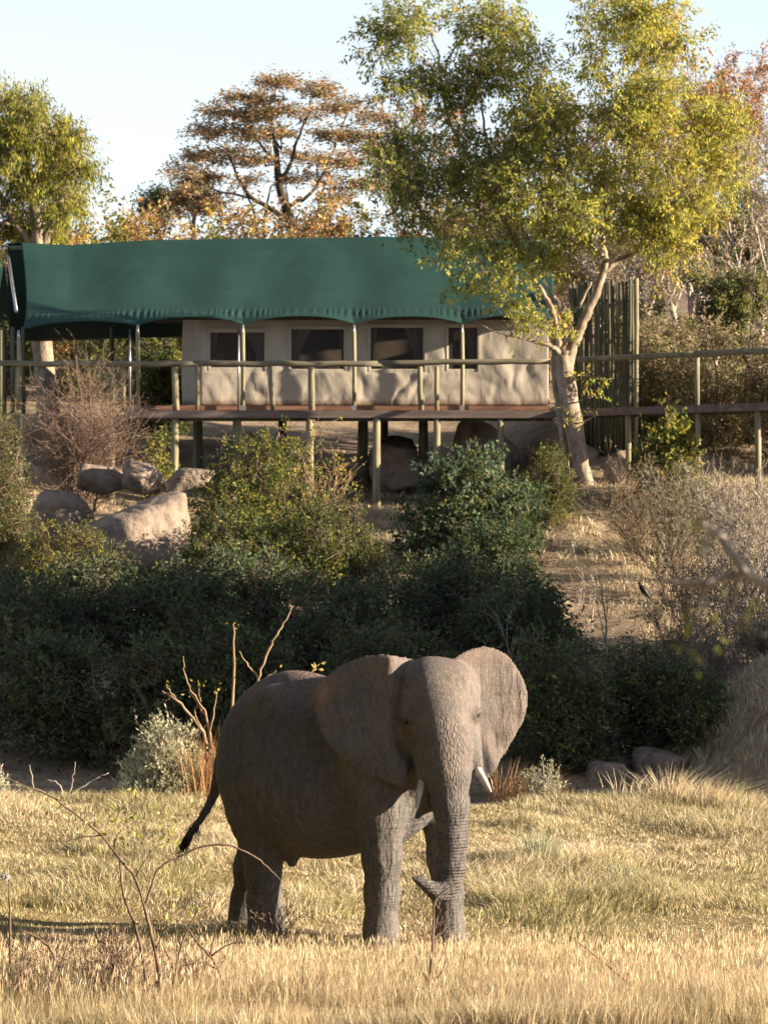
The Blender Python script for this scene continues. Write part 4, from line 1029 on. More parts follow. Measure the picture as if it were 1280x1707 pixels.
# upright bare saplings on the open slope
for px, Y, tp in ((985, 70, 905), (1010, 69, 930), (840, 62, 1010), (905, 61, 1080), (1128, 71, 830), (1000, 62, 1060), (1085, 62, 1080)):
    bare_shrub('bare_sapling', 'thin upright leafless sapling on the bank slope', 'sapling', px, Y, 40, tp, 'twig_grey', 3, (4, 3), .014, ([G['ol'], G['bl']], [1, 1]), 60, group='bare saplings on the slope', ang=.6)
# the dark shaded thicket along the meadow edge
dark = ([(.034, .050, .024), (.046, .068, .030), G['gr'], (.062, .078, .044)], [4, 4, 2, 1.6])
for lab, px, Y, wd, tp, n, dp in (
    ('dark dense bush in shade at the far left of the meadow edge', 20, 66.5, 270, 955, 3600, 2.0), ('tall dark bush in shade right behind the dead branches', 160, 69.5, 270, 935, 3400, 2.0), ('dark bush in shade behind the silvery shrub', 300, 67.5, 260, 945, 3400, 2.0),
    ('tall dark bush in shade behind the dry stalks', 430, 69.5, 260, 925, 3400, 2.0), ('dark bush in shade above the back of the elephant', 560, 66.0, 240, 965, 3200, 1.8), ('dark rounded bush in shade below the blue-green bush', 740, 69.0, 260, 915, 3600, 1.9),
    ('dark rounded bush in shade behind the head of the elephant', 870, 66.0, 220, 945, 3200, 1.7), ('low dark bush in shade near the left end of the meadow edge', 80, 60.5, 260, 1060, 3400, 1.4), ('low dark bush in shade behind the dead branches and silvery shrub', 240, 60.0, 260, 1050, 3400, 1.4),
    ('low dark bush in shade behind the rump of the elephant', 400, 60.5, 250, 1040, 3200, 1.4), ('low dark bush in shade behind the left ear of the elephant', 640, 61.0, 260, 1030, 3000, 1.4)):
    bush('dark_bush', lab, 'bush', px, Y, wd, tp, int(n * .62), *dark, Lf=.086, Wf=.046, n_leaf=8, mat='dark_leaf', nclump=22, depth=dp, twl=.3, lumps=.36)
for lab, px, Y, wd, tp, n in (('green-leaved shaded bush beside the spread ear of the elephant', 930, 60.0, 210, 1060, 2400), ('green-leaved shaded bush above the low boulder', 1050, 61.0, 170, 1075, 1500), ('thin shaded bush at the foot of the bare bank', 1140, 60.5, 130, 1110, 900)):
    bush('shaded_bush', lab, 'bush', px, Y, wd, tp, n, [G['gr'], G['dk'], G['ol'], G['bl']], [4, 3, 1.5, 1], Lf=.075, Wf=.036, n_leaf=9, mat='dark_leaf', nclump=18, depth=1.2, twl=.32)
# trees on top of the steep bank beyond the right edge of the view: they shade the thicket
def bank_trees():
    C = []; RR = []
    b = np.array([14.0, 59.0, gz1(14, 59)]); root = empty('bank_tree', b); tag(root, 'dense evergreen tree on top of the steep bank', 'tree', 'trees on the steep bank')
    wood = MB(); sp = limb(wood, [(*b - [0, 0, .2], .2), (*b + [.1, 0, 1.2], .16), (*b + [0, .1, 2.6], .08)])
    for k in range(26):
        d = rnd_dir(1)[0]; C.append(b + [d[0] * 1.7, d[1] * 1.7, 2.2 + d[2] * 1.6]); RR.append((.9, .9, .7))
    cr = MB(); foliage(wood, cr, sp, C, RR, 2600, 10, .16, .09, [G['dk'], G['gr'], G['ol']], [3, 3, 1], twl=.4, shell=.5)
    finish(root, wood, cr, M['bark_dark'], M['dark_leaf'])
    for (x, y, s) in ((12.0, 57.0, 1.0), (15.8, 56.4, 1.25), (12.2, 61.5, .95), (16.2, 61.5, 1.1), (13.2, 65.5, .9), (17.5, 59.5, 1.2), (19.8, 55.4, 1.3), (20.5, 60.5, 1.25)):
        r2 = root.copy(); COL.objects.link(r2); r2.location = (x, y, gz1(x, y)); r2.rotation_euler = (0, 0, x * 7); r2.scale = (s, s, s)
        for ch in root.children:
            c = ch.copy(); COL.objects.link(c); c.parent = r2
    for (x, y, s) in ((-13.5, 33, 2.7), (-14, 40, 2.9), (-15, 47, 2.8), (-12, 26, 2.6), (-19, 36, 3.1), (-11, 18, 2.6), (-9, 7, 2.6), (-5, -4, 2.8), (3, -8, 2.6)):  # unseen trees added to block sky fill on the elephant's shaded flank
        r2 = root.copy(); COL.objects.link(r2); r2.location = (x, y, gz1(x, y)); r2.rotation_euler = (0, 0, y * 3); r2.scale = (s, s, s * 1.1)
        r2['label'] = 'tall unseen evergreen tree added on the near bank to block sky light'; r2['group'] = 'added sky-blocking trees'
        for ch in root.children:
            c = ch.copy(); COL.objects.link(c); c.parent = r2
bank_trees()

# ------------------------------------------------------------------ elephant: one continuous skin from a blended solid
def smin(a, b, k):
    h = np.clip(.5 + .5 * (b - a) / k, 0, 1)
    return b * (1 - h) + a * h - k * h * (1 - h)

class Solid:
    def __init__(s, lo, hi, vox):
        s.lo = np.array(lo, float); s.v = vox
        s.n = np.ceil((np.array(hi) - s.lo) / vox).astype(int)
        s.f = np.full(s.n, 1.0, np.float32)
        s.ax = [s.lo[i] + vox * np.arange(s.n[i]) for i in range(3)]
    def window(s, lo, hi):
        i0 = np.clip(np.floor((np.asarray(lo) - s.lo) / s.v).astype(int), 0, s.n)
        i1 = np.clip(np.ceil((np.asarray(hi) - s.lo) / s.v).astype(int) + 1, 0, s.n)
        sl = tuple(slice(a, b) for a, b in zip(i0, i1))
        g = np.meshgrid(*[s.ax[k][sl[k]].astype(np.float32) for k in range(3)], indexing='ij')
        return sl, np.stack(g, -1)
    def put(s, sl, d, k, sub=False):
        if sub: s.f[sl] = -smin(-s.f[sl], d, k)
        else: s.f[sl] = smin(s.f[sl], d, k)
    def cone(s, a, b, ra, rb, k=.08, sub=False):
        a = np.asarray(a, float); b = np.asarray(b, float)
        m = max(ra, rb) + k + .06
        sl, P = s.window(np.minimum(a, b) - m, np.maximum(a, b) + m)
        ab = b - a; L2 = ab @ ab
        t = np.clip(((P - a) @ ab) / max(L2, 1e-9), 0, 1)
        d = np.linalg.norm(P - a - t[..., None] * ab, axis=-1) - (ra + (rb - ra) * t)
        s.put(sl, d, k, sub)
    def chain(s, pts, k=.08):
        for (a, ra), (b, rb) in zip(pts[:-1], pts[1:]): s.cone(a, b, ra, rb, k)
    def ell(s, c, axes, r, k=.1, sub=False):
        c = np.asarray(c, float); A = np.asarray(axes, float); r = np.asarray(r, float)
        m = r.max() + k + .06
        sl, P = s.window(c - m, c + m)
        q = (P - c) @ A.T
        k0 = np.linalg.norm(q / r, axis=-1); k1 = np.linalg.norm(q / r**2, axis=-1)
        d = k0 * (k0 - 1) / np.maximum(k1, 1e-6)
        s.put(sl, d, k, sub)
    def surface(s):
        f = s.f; ins = f < 0
        nx, ny, nz = f.shape
        cnt = np.zeros((nx - 1, ny - 1, nz - 1), np.int8); 
        for dx in (0, 1):
            for dy in (0, 1):
                for dz in (0, 1):
                    cnt += ins[dx:nx - 1 + dx, dy:ny - 1 + dy, dz:nz - 1 + dz]
        act = (cnt > 0) & (cnt < 8)
        idx = np.full(act.shape, -1, np.int64); C = np.argwhere(act); idx[act] = np.arange(len(C))
        acc = np.zeros((len(C), 3)); w = np.zeros(len(C))
        corners = [(a, b, c) for a in (0, 1) for b in (0, 1) for c in (0, 1)]
        for A in corners:
            for ax in range(3):
                if A[ax] == 0:
                    B = list(A); B[ax] = 1
                    va = f[C[:, 0] + A[0], C[:, 1] + A[1], C[:, 2] + A[2]]; vb = f[C[:, 0] + B[0], C[:, 1] + B[1], C[:, 2] + B[2]]
                    x = (va < 0) != (vb < 0)
                    t = np.where(x, va / np.where(x, va - vb, 1), 0)
                    p = np.tile(np.array(A, float), (len(C), 1)); p[:, ax] += t
                    acc[x] += p[x]; w[x] += 1
        V = s.lo + s.v * (C + acc / w[:, None])
        Q = []
        for ax in range(3):
            u, v = (ax + 1) % 3, (ax + 2) % 3
            a = [slice(None)] * 3; b = [slice(None)] * 3
            a[ax] = slice(0, -1); b[ax] = slice(1, None)
            ch = ins[tuple(a)] != ins[tuple(b)]
            E = np.argwhere(ch)
            ok = (E[:, u] > 0) & (E[:, v] > 0) & (E[:, u] < f.shape[u] - 1) & (E[:, v] < f.shape[v] - 1)
            E = E[ok]
            flip = ins[E[:, 0], E[:, 1], E[:, 2]]
            q = []
            for du, dv in ((-1, -1), (0, -1), (0, 0), (-1, 0)):
                c = E.copy(); c[:, u] += du; c[:, v] += dv
                q.append(idx[c[:, 0], c[:, 1], c[:, 2]])
            q = np.stack(q, 1); q[~flip] = q[~flip][:, ::-1]
            Q.append(q)
        return V, np.concatenate(Q)

def poly_sdf(px, py, poly):
    P = np.asarray(poly, np.float32); d = np.full(px.shape, 1e9, np.float32); sgn = np.ones(px.shape, bool)
    n = len(P); j = n - 1
    for i in range(n):
        e = P[j] - P[i]; wx = px - P[i, 0]; wy = py - P[i, 1]
        t = np.clip((wx * e[0] + wy * e[1]) / (e @ e), 0, 1)
        d = np.minimum(d, (wx - e[0] * t)**2 + (wy - e[1] * t)**2)
        c1 = py >= P[i, 1]; c2 = py < P[j, 1]; c3 = e[0] * wy > e[1] * wx
        sgn ^= (c1 & c2 & c3) | (~c1 & ~c2 & ~c3)
        j = i
    return np.where(sgn, 1, -1) * np.sqrt(d)

EY = 40.0
VOX = 0.0205
S = Solid((at(275, 0, EY)[0], 37.9, -.12), (at(905, 0, EY)[0], 42.3, 3.32), VOX)
fw = np.array([.766, -.643, 0]); lf = np.array([.643, .766, 0]); up = np.array([0, 0, 1.])
BA = np.stack([fw, lf, up])
A3 = at
# trunk of the body
S.ell(A3(548, 1277, 40.45), BA, (1.28, .74, .90), .10)
S.ell(A3(525, 1315, 40.45), BA, (1.02, .73, .72), .15)          # belly
S.ell(A3(455, 1262, 40.95), BA, (.60, .60, .76), .15)           # rump
S.ell(A3(492, 1200, 40.75), BA, (.62, .42, .52), .2)            # croup
S.ell(A3(640, 1262, 39.95), BA, (.66, .66, .93), .15)           # shoulders
S.ell(A3(612, 1185, 40.05), BA, (.6, .4, .52), .2)              # withers
# hip bone, flank hollow, shoulder blade
S.ell(A3(447, 1178, 40.42), BA, (.20, .12, .20), .16)
S.ell(A3(500, 1235, 39.62), np.eye(3), (.24, .16, .30), .22, True)
S.cone(A3(585, 1215, 39.62), A3(612, 1320, 39.42), .16, .14, .14)
# neck
S.cone(A3(655, 1215, 39.8), A3(705, 1190, 39.35), .60, .46, .15)
S.cone(A3(680, 1290, 39.7), A3(705, 1265, 39.3), .36, .24, .15)
# front right leg
S.chain([(A3(622, 1255, 39.45), .40), (A3(632, 1345, 39.5), .275), (A3(637, 1430, 39.55), .195),
         (A3(637, 1490, 39.6), .172), (A3(635, 1545, 39.62), .165), (A3(634, 1578, 39.6), .195)], .10)
S.ell(A3(634, 1580, 39.56), np.eye(3), (.20, .22, .12), .06)
# front left leg
S.chain([(A3(722, 1265, 40.2), .34), (A3(735, 1345, 40.18), .215), (A3(742, 1430, 40.1), .178),
         (A3(746, 1490, 40.06), .152), (A3(748, 1545, 40.05), .150), (A3(748, 1570, 40.0), .175)], .10)
S.ell(A3(748, 1570, 39.97), np.eye(3), (.185, .21, .12), .06)
# hind right leg
S.chain([(A3(432, 1300, 40.7), .44), (A3(436, 1355, 40.62), .35), (A3(438, 1405, 40.6), .225), (A3(439, 1455, 40.68), .176),
         (A3(441, 1500, 40.76), .158), (A3(444, 1535, 40.76), .17), (A3(446, 1556, 40.72), .2)], .12)
S.ell(A3(447, 1558, 40.68), np.eye(3), (.2, .22, .12), .06)
# hind left leg, set back
S.chain([(A3(458, 1300, 41.2), .40), (A3(440, 1385, 41.2), .26), (A3(418, 1445, 41.28), .165), (A3(410, 1500, 41.38), .142),
         (A3(408, 1530, 41.36), .15), (A3(408, 1548, 41.3), .18)], .12)
S.ell(A3(409, 1547, 41.27), np.eye(3), (.185, .21, .12), .06)
# groin and sheath
S.ell(A3(478, 1395, 40.6), BA, (.22, .2, .2), .12)
S.cone(A3(482, 1405, 40.55), A3(487, 1436, 40.5), .11, .062, .05)
# loose skin from flank to thigh
S.cone(A3(468, 1360, 40.3), A3(500, 1395, 40.35), .16, .12, .16)
# head
fd = np.array([math.sin(.2), -math.cos(.2), 0]); fl = np.array([math.cos(.2), math.sin(.2), 0])
HA = np.stack([fd, fl, up])
S.ell(A3(727, 1168, 39.15), HA, (.46, .43, .43), .06)
S.ell(A3(716, 1142, 39.12), HA, (.36, .30, .28), .08)
S.ell(A3(748, 1144, 39.15), HA, (.36, .28, .26), .08)
S.chain([(A3(733, 1190, 38.98), .355), (A3(741, 1240, 38.84), .275), (A3(746, 1290, 38.74), .228), (A3(752, 1345, 38.72), .180),
         (A3(754, 1400, 38.72), .152), (A3(753, 1445, 38.72), .132), (A3(749, 1472, 38.70), .118)], .06)
S.chain([(A3(749, 1472, 38.70), .118), (A3(741, 1486, 38.66), .105), (A3(728, 1487, 38.60), .088), (A3(714, 1478, 38.55), .066),
         (A3(702, 1470, 38.51), .052)], .035)
S.cone(A3(702, 1469, 38.51), A3(690, 1464, 38.48), .048, .030, .03)
S.cone(A3(704, 1466, 38.53), A3(706, 1458, 38.52), .030, .018, .03)
# cheeks, tusk sheaths, jaw and lower lip
S.ell(A3(700, 1218, 39.03), HA, (.27, .155, .27), .08)
S.ell(A3(776, 1222, 39.10), HA, (.25, .14, .28), .08)
S.cone(A3(712, 1255, 38.88), A3(705, 1296, 38.80), .145, .072, .06)
S.cone(A3(783, 1243, 38.92), A3(796, 1281, 38.84), .125, .062, .06)
S.cone(A3(722, 1285, 39.12), A3(716, 1335, 39.0), .19, .11, .08)
S.cone(A3(716, 1335, 39.0), A3(693, 1364, 38.92), .095, .022, .04)
# brows, cheek ridge, hollow temples
S.cone(A3(690, 1150, 38.86), A3(672, 1195, 38.93), .055, .065, .07)
S.cone(A3(776, 1138, 38.90), A3(792, 1172, 38.98), .050, .060, .06)
S.ell(A3(676, 1158, 38.68), np.eye(3), (.10, .12, .17), .12, True)
S.ell(A3(797, 1146, 38.78), np.eye(3), (.06, .12, .14), .10, True)
EYES = []
for ex, ey, turn in ((682, 1204, -.75), (792, 1193, .95)):
    # the eye sits on the skin: march along the line of sight to the surface
    ray = np.array([A3(ex, ey, q) for q in np.arange(38.2, 39.6, .005)])
    ix = np.clip(((ray - S.lo) / S.v).round().astype(int), 0, S.n - 1)
    hit = ray[int(np.argmax(S.f[ix[:, 0], ix[:, 1], ix[:, 2]] < 0))]
    nr = np.array([math.sin(turn), -math.cos(turn), 0])
    S.ell(hit - nr * .02, np.eye(3), (.085, .085, .075), .05)                    # lids
    S.cone(hit + [-.05, 0, .062], hit + [.05, 0, .055], .022, .022, .03)         # brow fold
    S.ell(hit + nr * .065, np.eye(3), (.045, .045, .022), .018, True)            # opening
    EYES.append(hit + nr * .012)
# ears
def ear(poly, Yf, half, lo_px, hi_px):
    lo = (min(A3(lo_px[0], 0, 38.5)[0], A3(lo_px[0], 0, 40)[0]) - .1, 38.4, 1.3)
    hi = (A3(hi_px[0], 0, 40)[0] + .1, 40.3, 3.32)
    sl, P = S.window(lo, hi)
    px = P[..., 0] / P[..., 1] * F + 640; py = HOR + (HC - P[..., 2]) / P[..., 1] * F
    d2 = poly_sdf(px, py, poly) * P[..., 1] / F
    Ys, h = Yf(px, py)
    dd = np.abs(P[..., 1] - Ys) * .9
    rim = h * np.sqrt(np.clip(-d2 / (2.2 * h), 0, 1)) 
    d = np.where(d2 < 0, np.maximum(dd - np.maximum(rim, .4 * h), d2), np.sqrt(np.maximum(dd - .4 * h, 0)**2 + d2**2))
    S.put(sl, d.astype(np.float32), .022)
earL = spline([(752, 1100), (772, 1086), (800, 1077), (826, 1080), (848, 1094), (865, 1117), (877, 1143), (880, 1168), (875, 1197),
        (864, 1222), (850, 1243), (838, 1266), (824, 1288), (810, 1301), (800, 1293), (793, 1262), (786, 1230), (778, 1190), (764, 1140)], 3)
def YL(px, py):
    u = (px - 785) / 160; v = (py - 1180) / 160
    Y = 39.18 + .42 * u - .10 * np.clip(u, 0, 1)**2 + .18 * np.clip(-v, 0, 2)**2 * .5
    r = np.hypot(px - 788, py - 1165); th = np.arctan2(py - 1165, px - 788)
    Y = Y + .022 * np.sin(th * 15 + 1.5 * np.sin(th * 4)) * smooth(45, 110, r) * smooth(-.1, .5, th)
    Y = Y + .03 * np.exp(-((py - (1168 - (px - 800) * .12)) / 9)**2) * smooth(790, 830, px)      # the raised fold across the ear
    return Y, .026
ear(earL, YL, .026, (745, 0), (885, 0))
earR = spline([(692, 1099), (668, 1093), (640, 1090), (612, 1092), (585, 1100), (560, 1113), (540, 1130), (522, 1150), (519, 1166), (524, 1186),
        (529, 1212), (541, 1238), (560, 1258), (590, 1278), (620, 1295), (650, 1307), (676, 1312), (684, 1290), (686, 1255), (676, 1215), (668, 1160)], 3)
def YR(px, py):
    u = (678 - px) / 160; v = (py - 1180) / 160
    Y = 39.00 + .26 * np.clip(u - .2, -1, 2) + .34 * smooth(648, 692, px) * smooth(1290, 1230, py) + .03 * smooth(1200, 1300, py) - .05 * np.clip(-v, 0, 1)
    r = np.hypot(px - 690, py - 1160); th = np.arctan2(py - 1160, 690 - px)
    Y = Y + .025 * np.sin(th * 14 + 2 * np.sin(th * 3)) * smooth(60, 150, r) * smooth(-.1, .4, th)
    Y = Y + .05 * np.exp(-((px - 528) / 14)**2 - ((py - 1160) / 16)**2) * -1                      # curled rim
    return Y, .026
ear(earR, YR, .026, (512, 0), (698, 0))
# the deep crease between cheek and ear
gr = [A3(655, 1160, 38.96), A3(659, 1200, 38.96), A3(671, 1238, 38.95), A3(684, 1272, 38.95), A3(691, 1312, 38.97)]
for a_, b_ in zip(gr[:-1], gr[1:]): S.cone(a_, b_, .036, .036, .03, True)
# tail
tail = spline([(*A3(372, 1262, 41.45), .085), (*A3(364, 1300, 41.55), .06), (*A3(350, 1340, 41.6), .042), (*A3(330, 1372, 41.6), .033), (*A3(312, 1400, 41.58), .026)], 4)
S.chain([(p[:3], p[3]) for p in tail], .04)
# skin relief that reads as folds: sagging flank and knees
Xg, Yg, Zg = [a.astype(np.float32) for a in S.ax]
S.f += (.0025 * np.sin(Zg * 62 + 2.5 * np.sin(Zg * 9))[None, None, :] * (smooth(1.9, 1.3, Zg) * smooth(.3, .5, Zg))[None, None, :]).astype(np.float32)
gX, gY, gZ = np.meshgrid(Xg, Yg, Zg, indexing='ij', sparse=True)
along = gX * .766 - gY * .643
wz = np.sin(gZ * 3.1 + along * 2.3) * .10 + np.sin(gZ * 7.3 - along * 4.1) * .03
drape = 1 - np.abs(np.sin((along + wz) * 21.0 + 1.2 * np.sin(along * 5.0 + gZ * 1.7)))
sag = 1 - np.abs(np.sin((gZ + .06 * np.sin(along * 6.0) + .05 * np.sin(along * 2.1 + gZ * 3)) * 24.0))
mb_ = smooth(.75, 1.2, gZ) * smooth(2.75, 2.2, gZ) * smooth(38.95, 39.25, gY)
S.f += (.017 * drape**3 * mb_ * (.35 + .65 * smooth(-.5, .5, np.sin(along * 2.2 + 1.0 + gZ * 1.3))) + .012 * sag**3 * mb_ * smooth(-.2, .8, np.sin(along * 1.7 - gZ * 2.2))).astype(np.float32)
S.f = np.maximum(S.f, (-.03 - Zg)[None, None, :])
EV, EQ = S.surface()
# light relaxing
for it in range(2):
    acc = np.zeros_like(EV); w = np.zeros(len(EV))
    for i in range(4):
        a_, b_ = EQ[:, i], EQ[:, (i + 1) % 4]
        for k in range(3):
            acc[:, k] += np.bincount(a_, EV[b_, k], len(EV)) + np.bincount(b_, EV[a_, k], len(EV))
        w += np.bincount(a_, minlength=len(EV)) + np.bincount(b_, minlength=len(EV))
    EV = EV + .5 * (acc / w[:, None] - EV)
ele = empty('elephant', (A3(545, 0, 40)[0], 40.3, 0))
tag(ele, 'large grey elephant standing in dry grass with ears spread and trunk curled', 'elephant')
mb = MB(); mb.add(EV, EQ)
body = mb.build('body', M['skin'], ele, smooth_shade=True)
epx = EV[:, 0] / EV[:, 1] * F + 640; epy = HOR + (HC - EV[:, 2]) / EV[:, 1] * F
trunk_c = np.interp(epy, [1180, 1240, 1290, 1345, 1500], [735, 741, 746, 752, 750])
tm = smooth(1188, 1215, epy) * smooth(50, 28, np.abs(epx - 6 - trunk_c)) * smooth(39.0, 38.85, EV[:, 1])
tm = np.maximum(tm, smooth(38.95, 38.85, EV[:, 1]) * smooth(1300, 1330, epy))
dust = np.clip(smooth(2.35, 2.75, EV[:, 2]) * smooth(580, 520, epx) + .55 * smooth(1.5, 2.3, EV[:, 2]) * (fbm(EV[:, 0] * 1.3, EV[:, 2] * 1.3 + EV[:, 1]) > .55) * .6 + .8 * smooth(1150, 1120, epy) * smooth(38.6, 39.6, EV[:, 1]) * .4, 0, 1)
rim = np.max([np.exp(-(np.linalg.norm((EV - c) / [.075, .09, .05], axis=1))**2) for c in EYES], 0)
headm = smooth(39.5, 39.2, EV[:, 1]) * smooth(1.5, 1.8, EV[:, 2])
for nm, arr in (('head', headm), ('trunk', tm), ('dust', dust), ('rim', rim)):
    a = body.data.attributes.new(nm, 'FLOAT', 'POINT'); a.data.foreach_set('value', arr.astype(np.float32))
# tusks
for pts in ([(706, 1288, 38.80, .042), (702, 1308, 38.75, .040), (697, 1330, 38.67, .033), (695, 1349, 38.62, .012)],
            [(793, 1276, 38.84, .042), (801, 1292, 38.77, .040), (810, 1307, 38.68, .032), (818, 1320, 38.62, .010)]):
    t = MB(); sp = spline([(*A3(*p[:3]), p[3]) for p in pts], 5)
    tube(t, sp[:, :3], sp[:, 3], 12); t.build('tusk', M['ivory'], ele, smooth_shade=True)
for c in EYES:
    t = MB(); th = np.linspace(0, math.pi, 8)
    tube(t, np.stack([np.full(8, c[0]), c[1] - .034 * np.cos(th), np.full(8, c[2])], 1), .030 * np.sin(th) + 1e-4, 12)
    t.build('eye', M['eye'], ele, smooth_shade=True)
# tail tuft
t = MB(); e0 = tail[-1, :3]
for k in range(160):
    s0 = tail[-1 - R.integers(0, 6), :3] + R.normal(0, .012, 3); dirn = unit(np.array([-.55, -.05, -.85]) + R.normal(0, .20, 3)); L = R.uniform(.10, .24)
    tube(t, [s0, s0 + dirn * L * .5 + R.normal(0, .01, 3), s0 + dirn * L + np.array([0, 0, -.03])], [.006, .005, .001], 3, cap=False)
t.build('tail_hair', M['hair'], ele)

# ------------------------------------------------------------------ grasses
def blades(mb, P, H, lean, Wd, col, curl=.5):
    n = len(P); H = np.broadcast_to(H, (n,))[:, None]; Wd = np.broadcast_to(Wd, (n,))[:, None]
    th = R.uniform(0, math.pi, n); sd = np.stack([np.cos(th), np.sin(th), np.zeros(n)], 1) * Wd * .5
    ld = lean * H
    m = P + np.array([0, 0, .55]) * H + ld * .40; t = P + np.array([0, 0, 1.]) * H * (1 - .25 * np.minimum(np.linalg.norm(lean, axis=1, keepdims=True), 1)) + ld * (1 + curl * .3)
    V = np.stack([P - sd, P + sd, m + sd * .75, m - sd * .75, t], 1).reshape(-1, 3)
    b = np.arange(n)[:, None] * 5
    mb.add(V, b + np.array([[0, 1, 2, 3]]), b + np.array([[3, 2, 4]]), col, col)

def tufts(mb, cx, cy, per, spread, Hfn, leanA, Wd, colfn):
    n = len(cx); idx = np.repeat(np.arange(n), per)
    q = R.normal(0, 1, (len(idx), 2)); sp = spread[idx] if np.ndim(spread) else spread
    x = cx[idx] + q[:, 0] * sp; y = cy[idx] + q[:, 1] * sp
    z = ground_z(x, y) - .01
    H = Hfn(x, y) * R.uniform(.55, 1.15, len(x))
    lean = np.zeros((len(x), 3)); lean[:, :2] = q * leanA * .6 + R.normal(0, leanA * .6, (len(x), 2))
    lean[:, 0] += (fbm(x * .8 + 50, y * .8) - .5) * leanA * 3.2; lean[:, 1] += (fbm(x * .8, y * .8 + 50) - .5) * leanA * 3.2     # wind-laid patches
    blades(mb, np.stack([x, y, z], 1), H, lean, Wd * R.uniform(.6, 1.4, len(x)), colfn(x, y, idx))

STRAW = np.array([(.60, .51, .35), (.52, .43, .28), (.70, .62, .47), (.44, .35, .22)]); GREENISH = np.array([(.25, .24, .105), (.18, .19, .08), (.34, .305, .14), (.43, .36, .185)])
def field_xy(n, y0, y1, marg=.5):
    y = np.sqrt(R.uniform(y0**2, y1**2, n)); hw = .1 * y + marg
    return R.uniform(-1, 1, n) * hw, y
def col_mix(gfrac):
    def f(x, y, idx):
        g = gfrac(x, y); k = R.random(len(x)) < g
        c = np.where(k[:, None], GREENISH[R.integers(0, 4, len(x))], STRAW[R.integers(0, 4, len(x))])
        return c * np.exp(R.normal(0, .16, (len(x), 1)))
    return f
# tall dry grass in the foreground
tg = MB(); x, y = field_xy(8600, 33.6, 43.0)
dn = smooth(41.8, 37.4, y + 3.4 * (fbm(x * .42 + 3, y * .42) - .5))
keep = R.random(len(x)) < dn * 1.02; x, y = x[keep], y[keep]
hf = lambda x, y: (.045 + .10 * np.clip(40.0 - y, 0, 4.2)) * (.35 + 1.2 * fbm(x * .7 + 5, y * .7))
tufts(tg, x, y, 22, R.uniform(.03, .10, len(x)), hf, .22, .0058, col_mix(lambda x, y: .05 + .25 * (fbm(x * .6, y * .6 + 11) > .60)))
xs, ys = field_xy(5200, 33.6, 40.5); zs = ground_z(xs, ys) - .01                 # taller flowering stems with seed heads
Hs = (.05 + .115 * np.clip(40.0 - ys, .2, 4.4)) * R.uniform(.8, 1.3, len(xs)); Ls = np.zeros((len(xs), 3)); Ls[:, :2] = R.normal(0, .13, (len(xs), 2))
blades(tg, np.stack([xs, ys, zs], 1), Hs, Ls, .0038, np.array([(.56, .43, .26)]) * np.exp(R.normal(0, .2, (len(xs), 1))))
tp_ = np.stack([xs, ys, zs], 1) + np.stack([Ls[:, 0] * Hs * 1.05, Ls[:, 1] * Hs * 1.05, Hs * .86], 1)
add_leaves(tg, tp_, unit(Ls * 1.2 + [0, 0, 1.]), .085, .011, np.array([(.62, .50, .34)]) * np.exp(R.normal(0, .2, (len(xs), 1))))
o = tg.build('tall_dry_grass', M['grass']); tag(o, 'tall golden dry grass across the foreground', 'grass', kind='stuff')
# short meadow grass
mg = MB(); x, y = field_xy(15500, 38.0, 56.0)
okm = (y < 55.6 + .8 * (fbm(x, y) - .5)) & ~((x > 5.2) & (y > 53.5)); x, y = x[okm], y[okm]
lump = lambda x, y: fbm(x * .9 + 3, y * .55 + 8, 3)
hm = lambda x, y: (.04 + .20 * smooth(.38, .72, lump(x, y)) + .04 * fbm(x * 3, y * 3)) * (.45 + .55 * smooth(40, 44, y))
tufts(mg, x, y, 10, R.uniform(.04, .12, len(x)), hm, .55, .0095, col_mix(lambda x, y: np.clip(.10 + 1.5 * (fbm(x * .55 + 31, y * .4 + 2) - .38) + .18 * smooth(53, 45, y), .05, .82)))
o = mg.build('meadow_grass', M['grass']); tag(o, 'short yellow-green grass of the meadow', 'grass', kind='stuff')
# dry tufts and litter on the bank
bgm = MB(); x, y = field_xy(4200, 68, 86, 1); kk = R.random(len(x)) < smooth(.3, .55, fbm(x * .5 + 7, y * .5)); x, y = x[kk], y[kk]
tufts(bgm, x, y, 10, R.uniform(.03, .10, len(x)), lambda x, y: .10 + .2 * fbm(x, y), .6, .012, col_mix(lambda x, y: .12 + 0 * x))
x = R.uniform(4.4, 8, 700); y = R.uniform(53.5, 62, 700); tufts(bgm, x, y, 10, R.uniform(.03, .10, len(x)), lambda x, y: .12 + .25 * fbm(x, y), .6, .010, col_mix(lambda x, y: .25 + 0 * x))
o = bgm.build('bank_grass', M['grass']); tag(o, 'sparse dry grass tufts on the sandy bank', 'grass', kind='stuff')
lt = MB(); x, y = field_xy(26000, 57, 88, 1); z = ground_z(x, y) + .012; A = rnd_dir(len(x)); A[:, 2] *= .25
add_leaves(lt, np.stack([x, y, z], 1), unit(A), R.uniform(.04, .10, len(x)), .04, pick_col(len(x), 1, [G['br'], G['st'], G['kh'], (.25, .17, .11)], [3, 2, 2, 3]))
o = lt.build('leaf_litter', M['leaf']); tag(o, 'fallen brown leaves scattered over the sandy bank', 'leaf litter', kind='stuff')

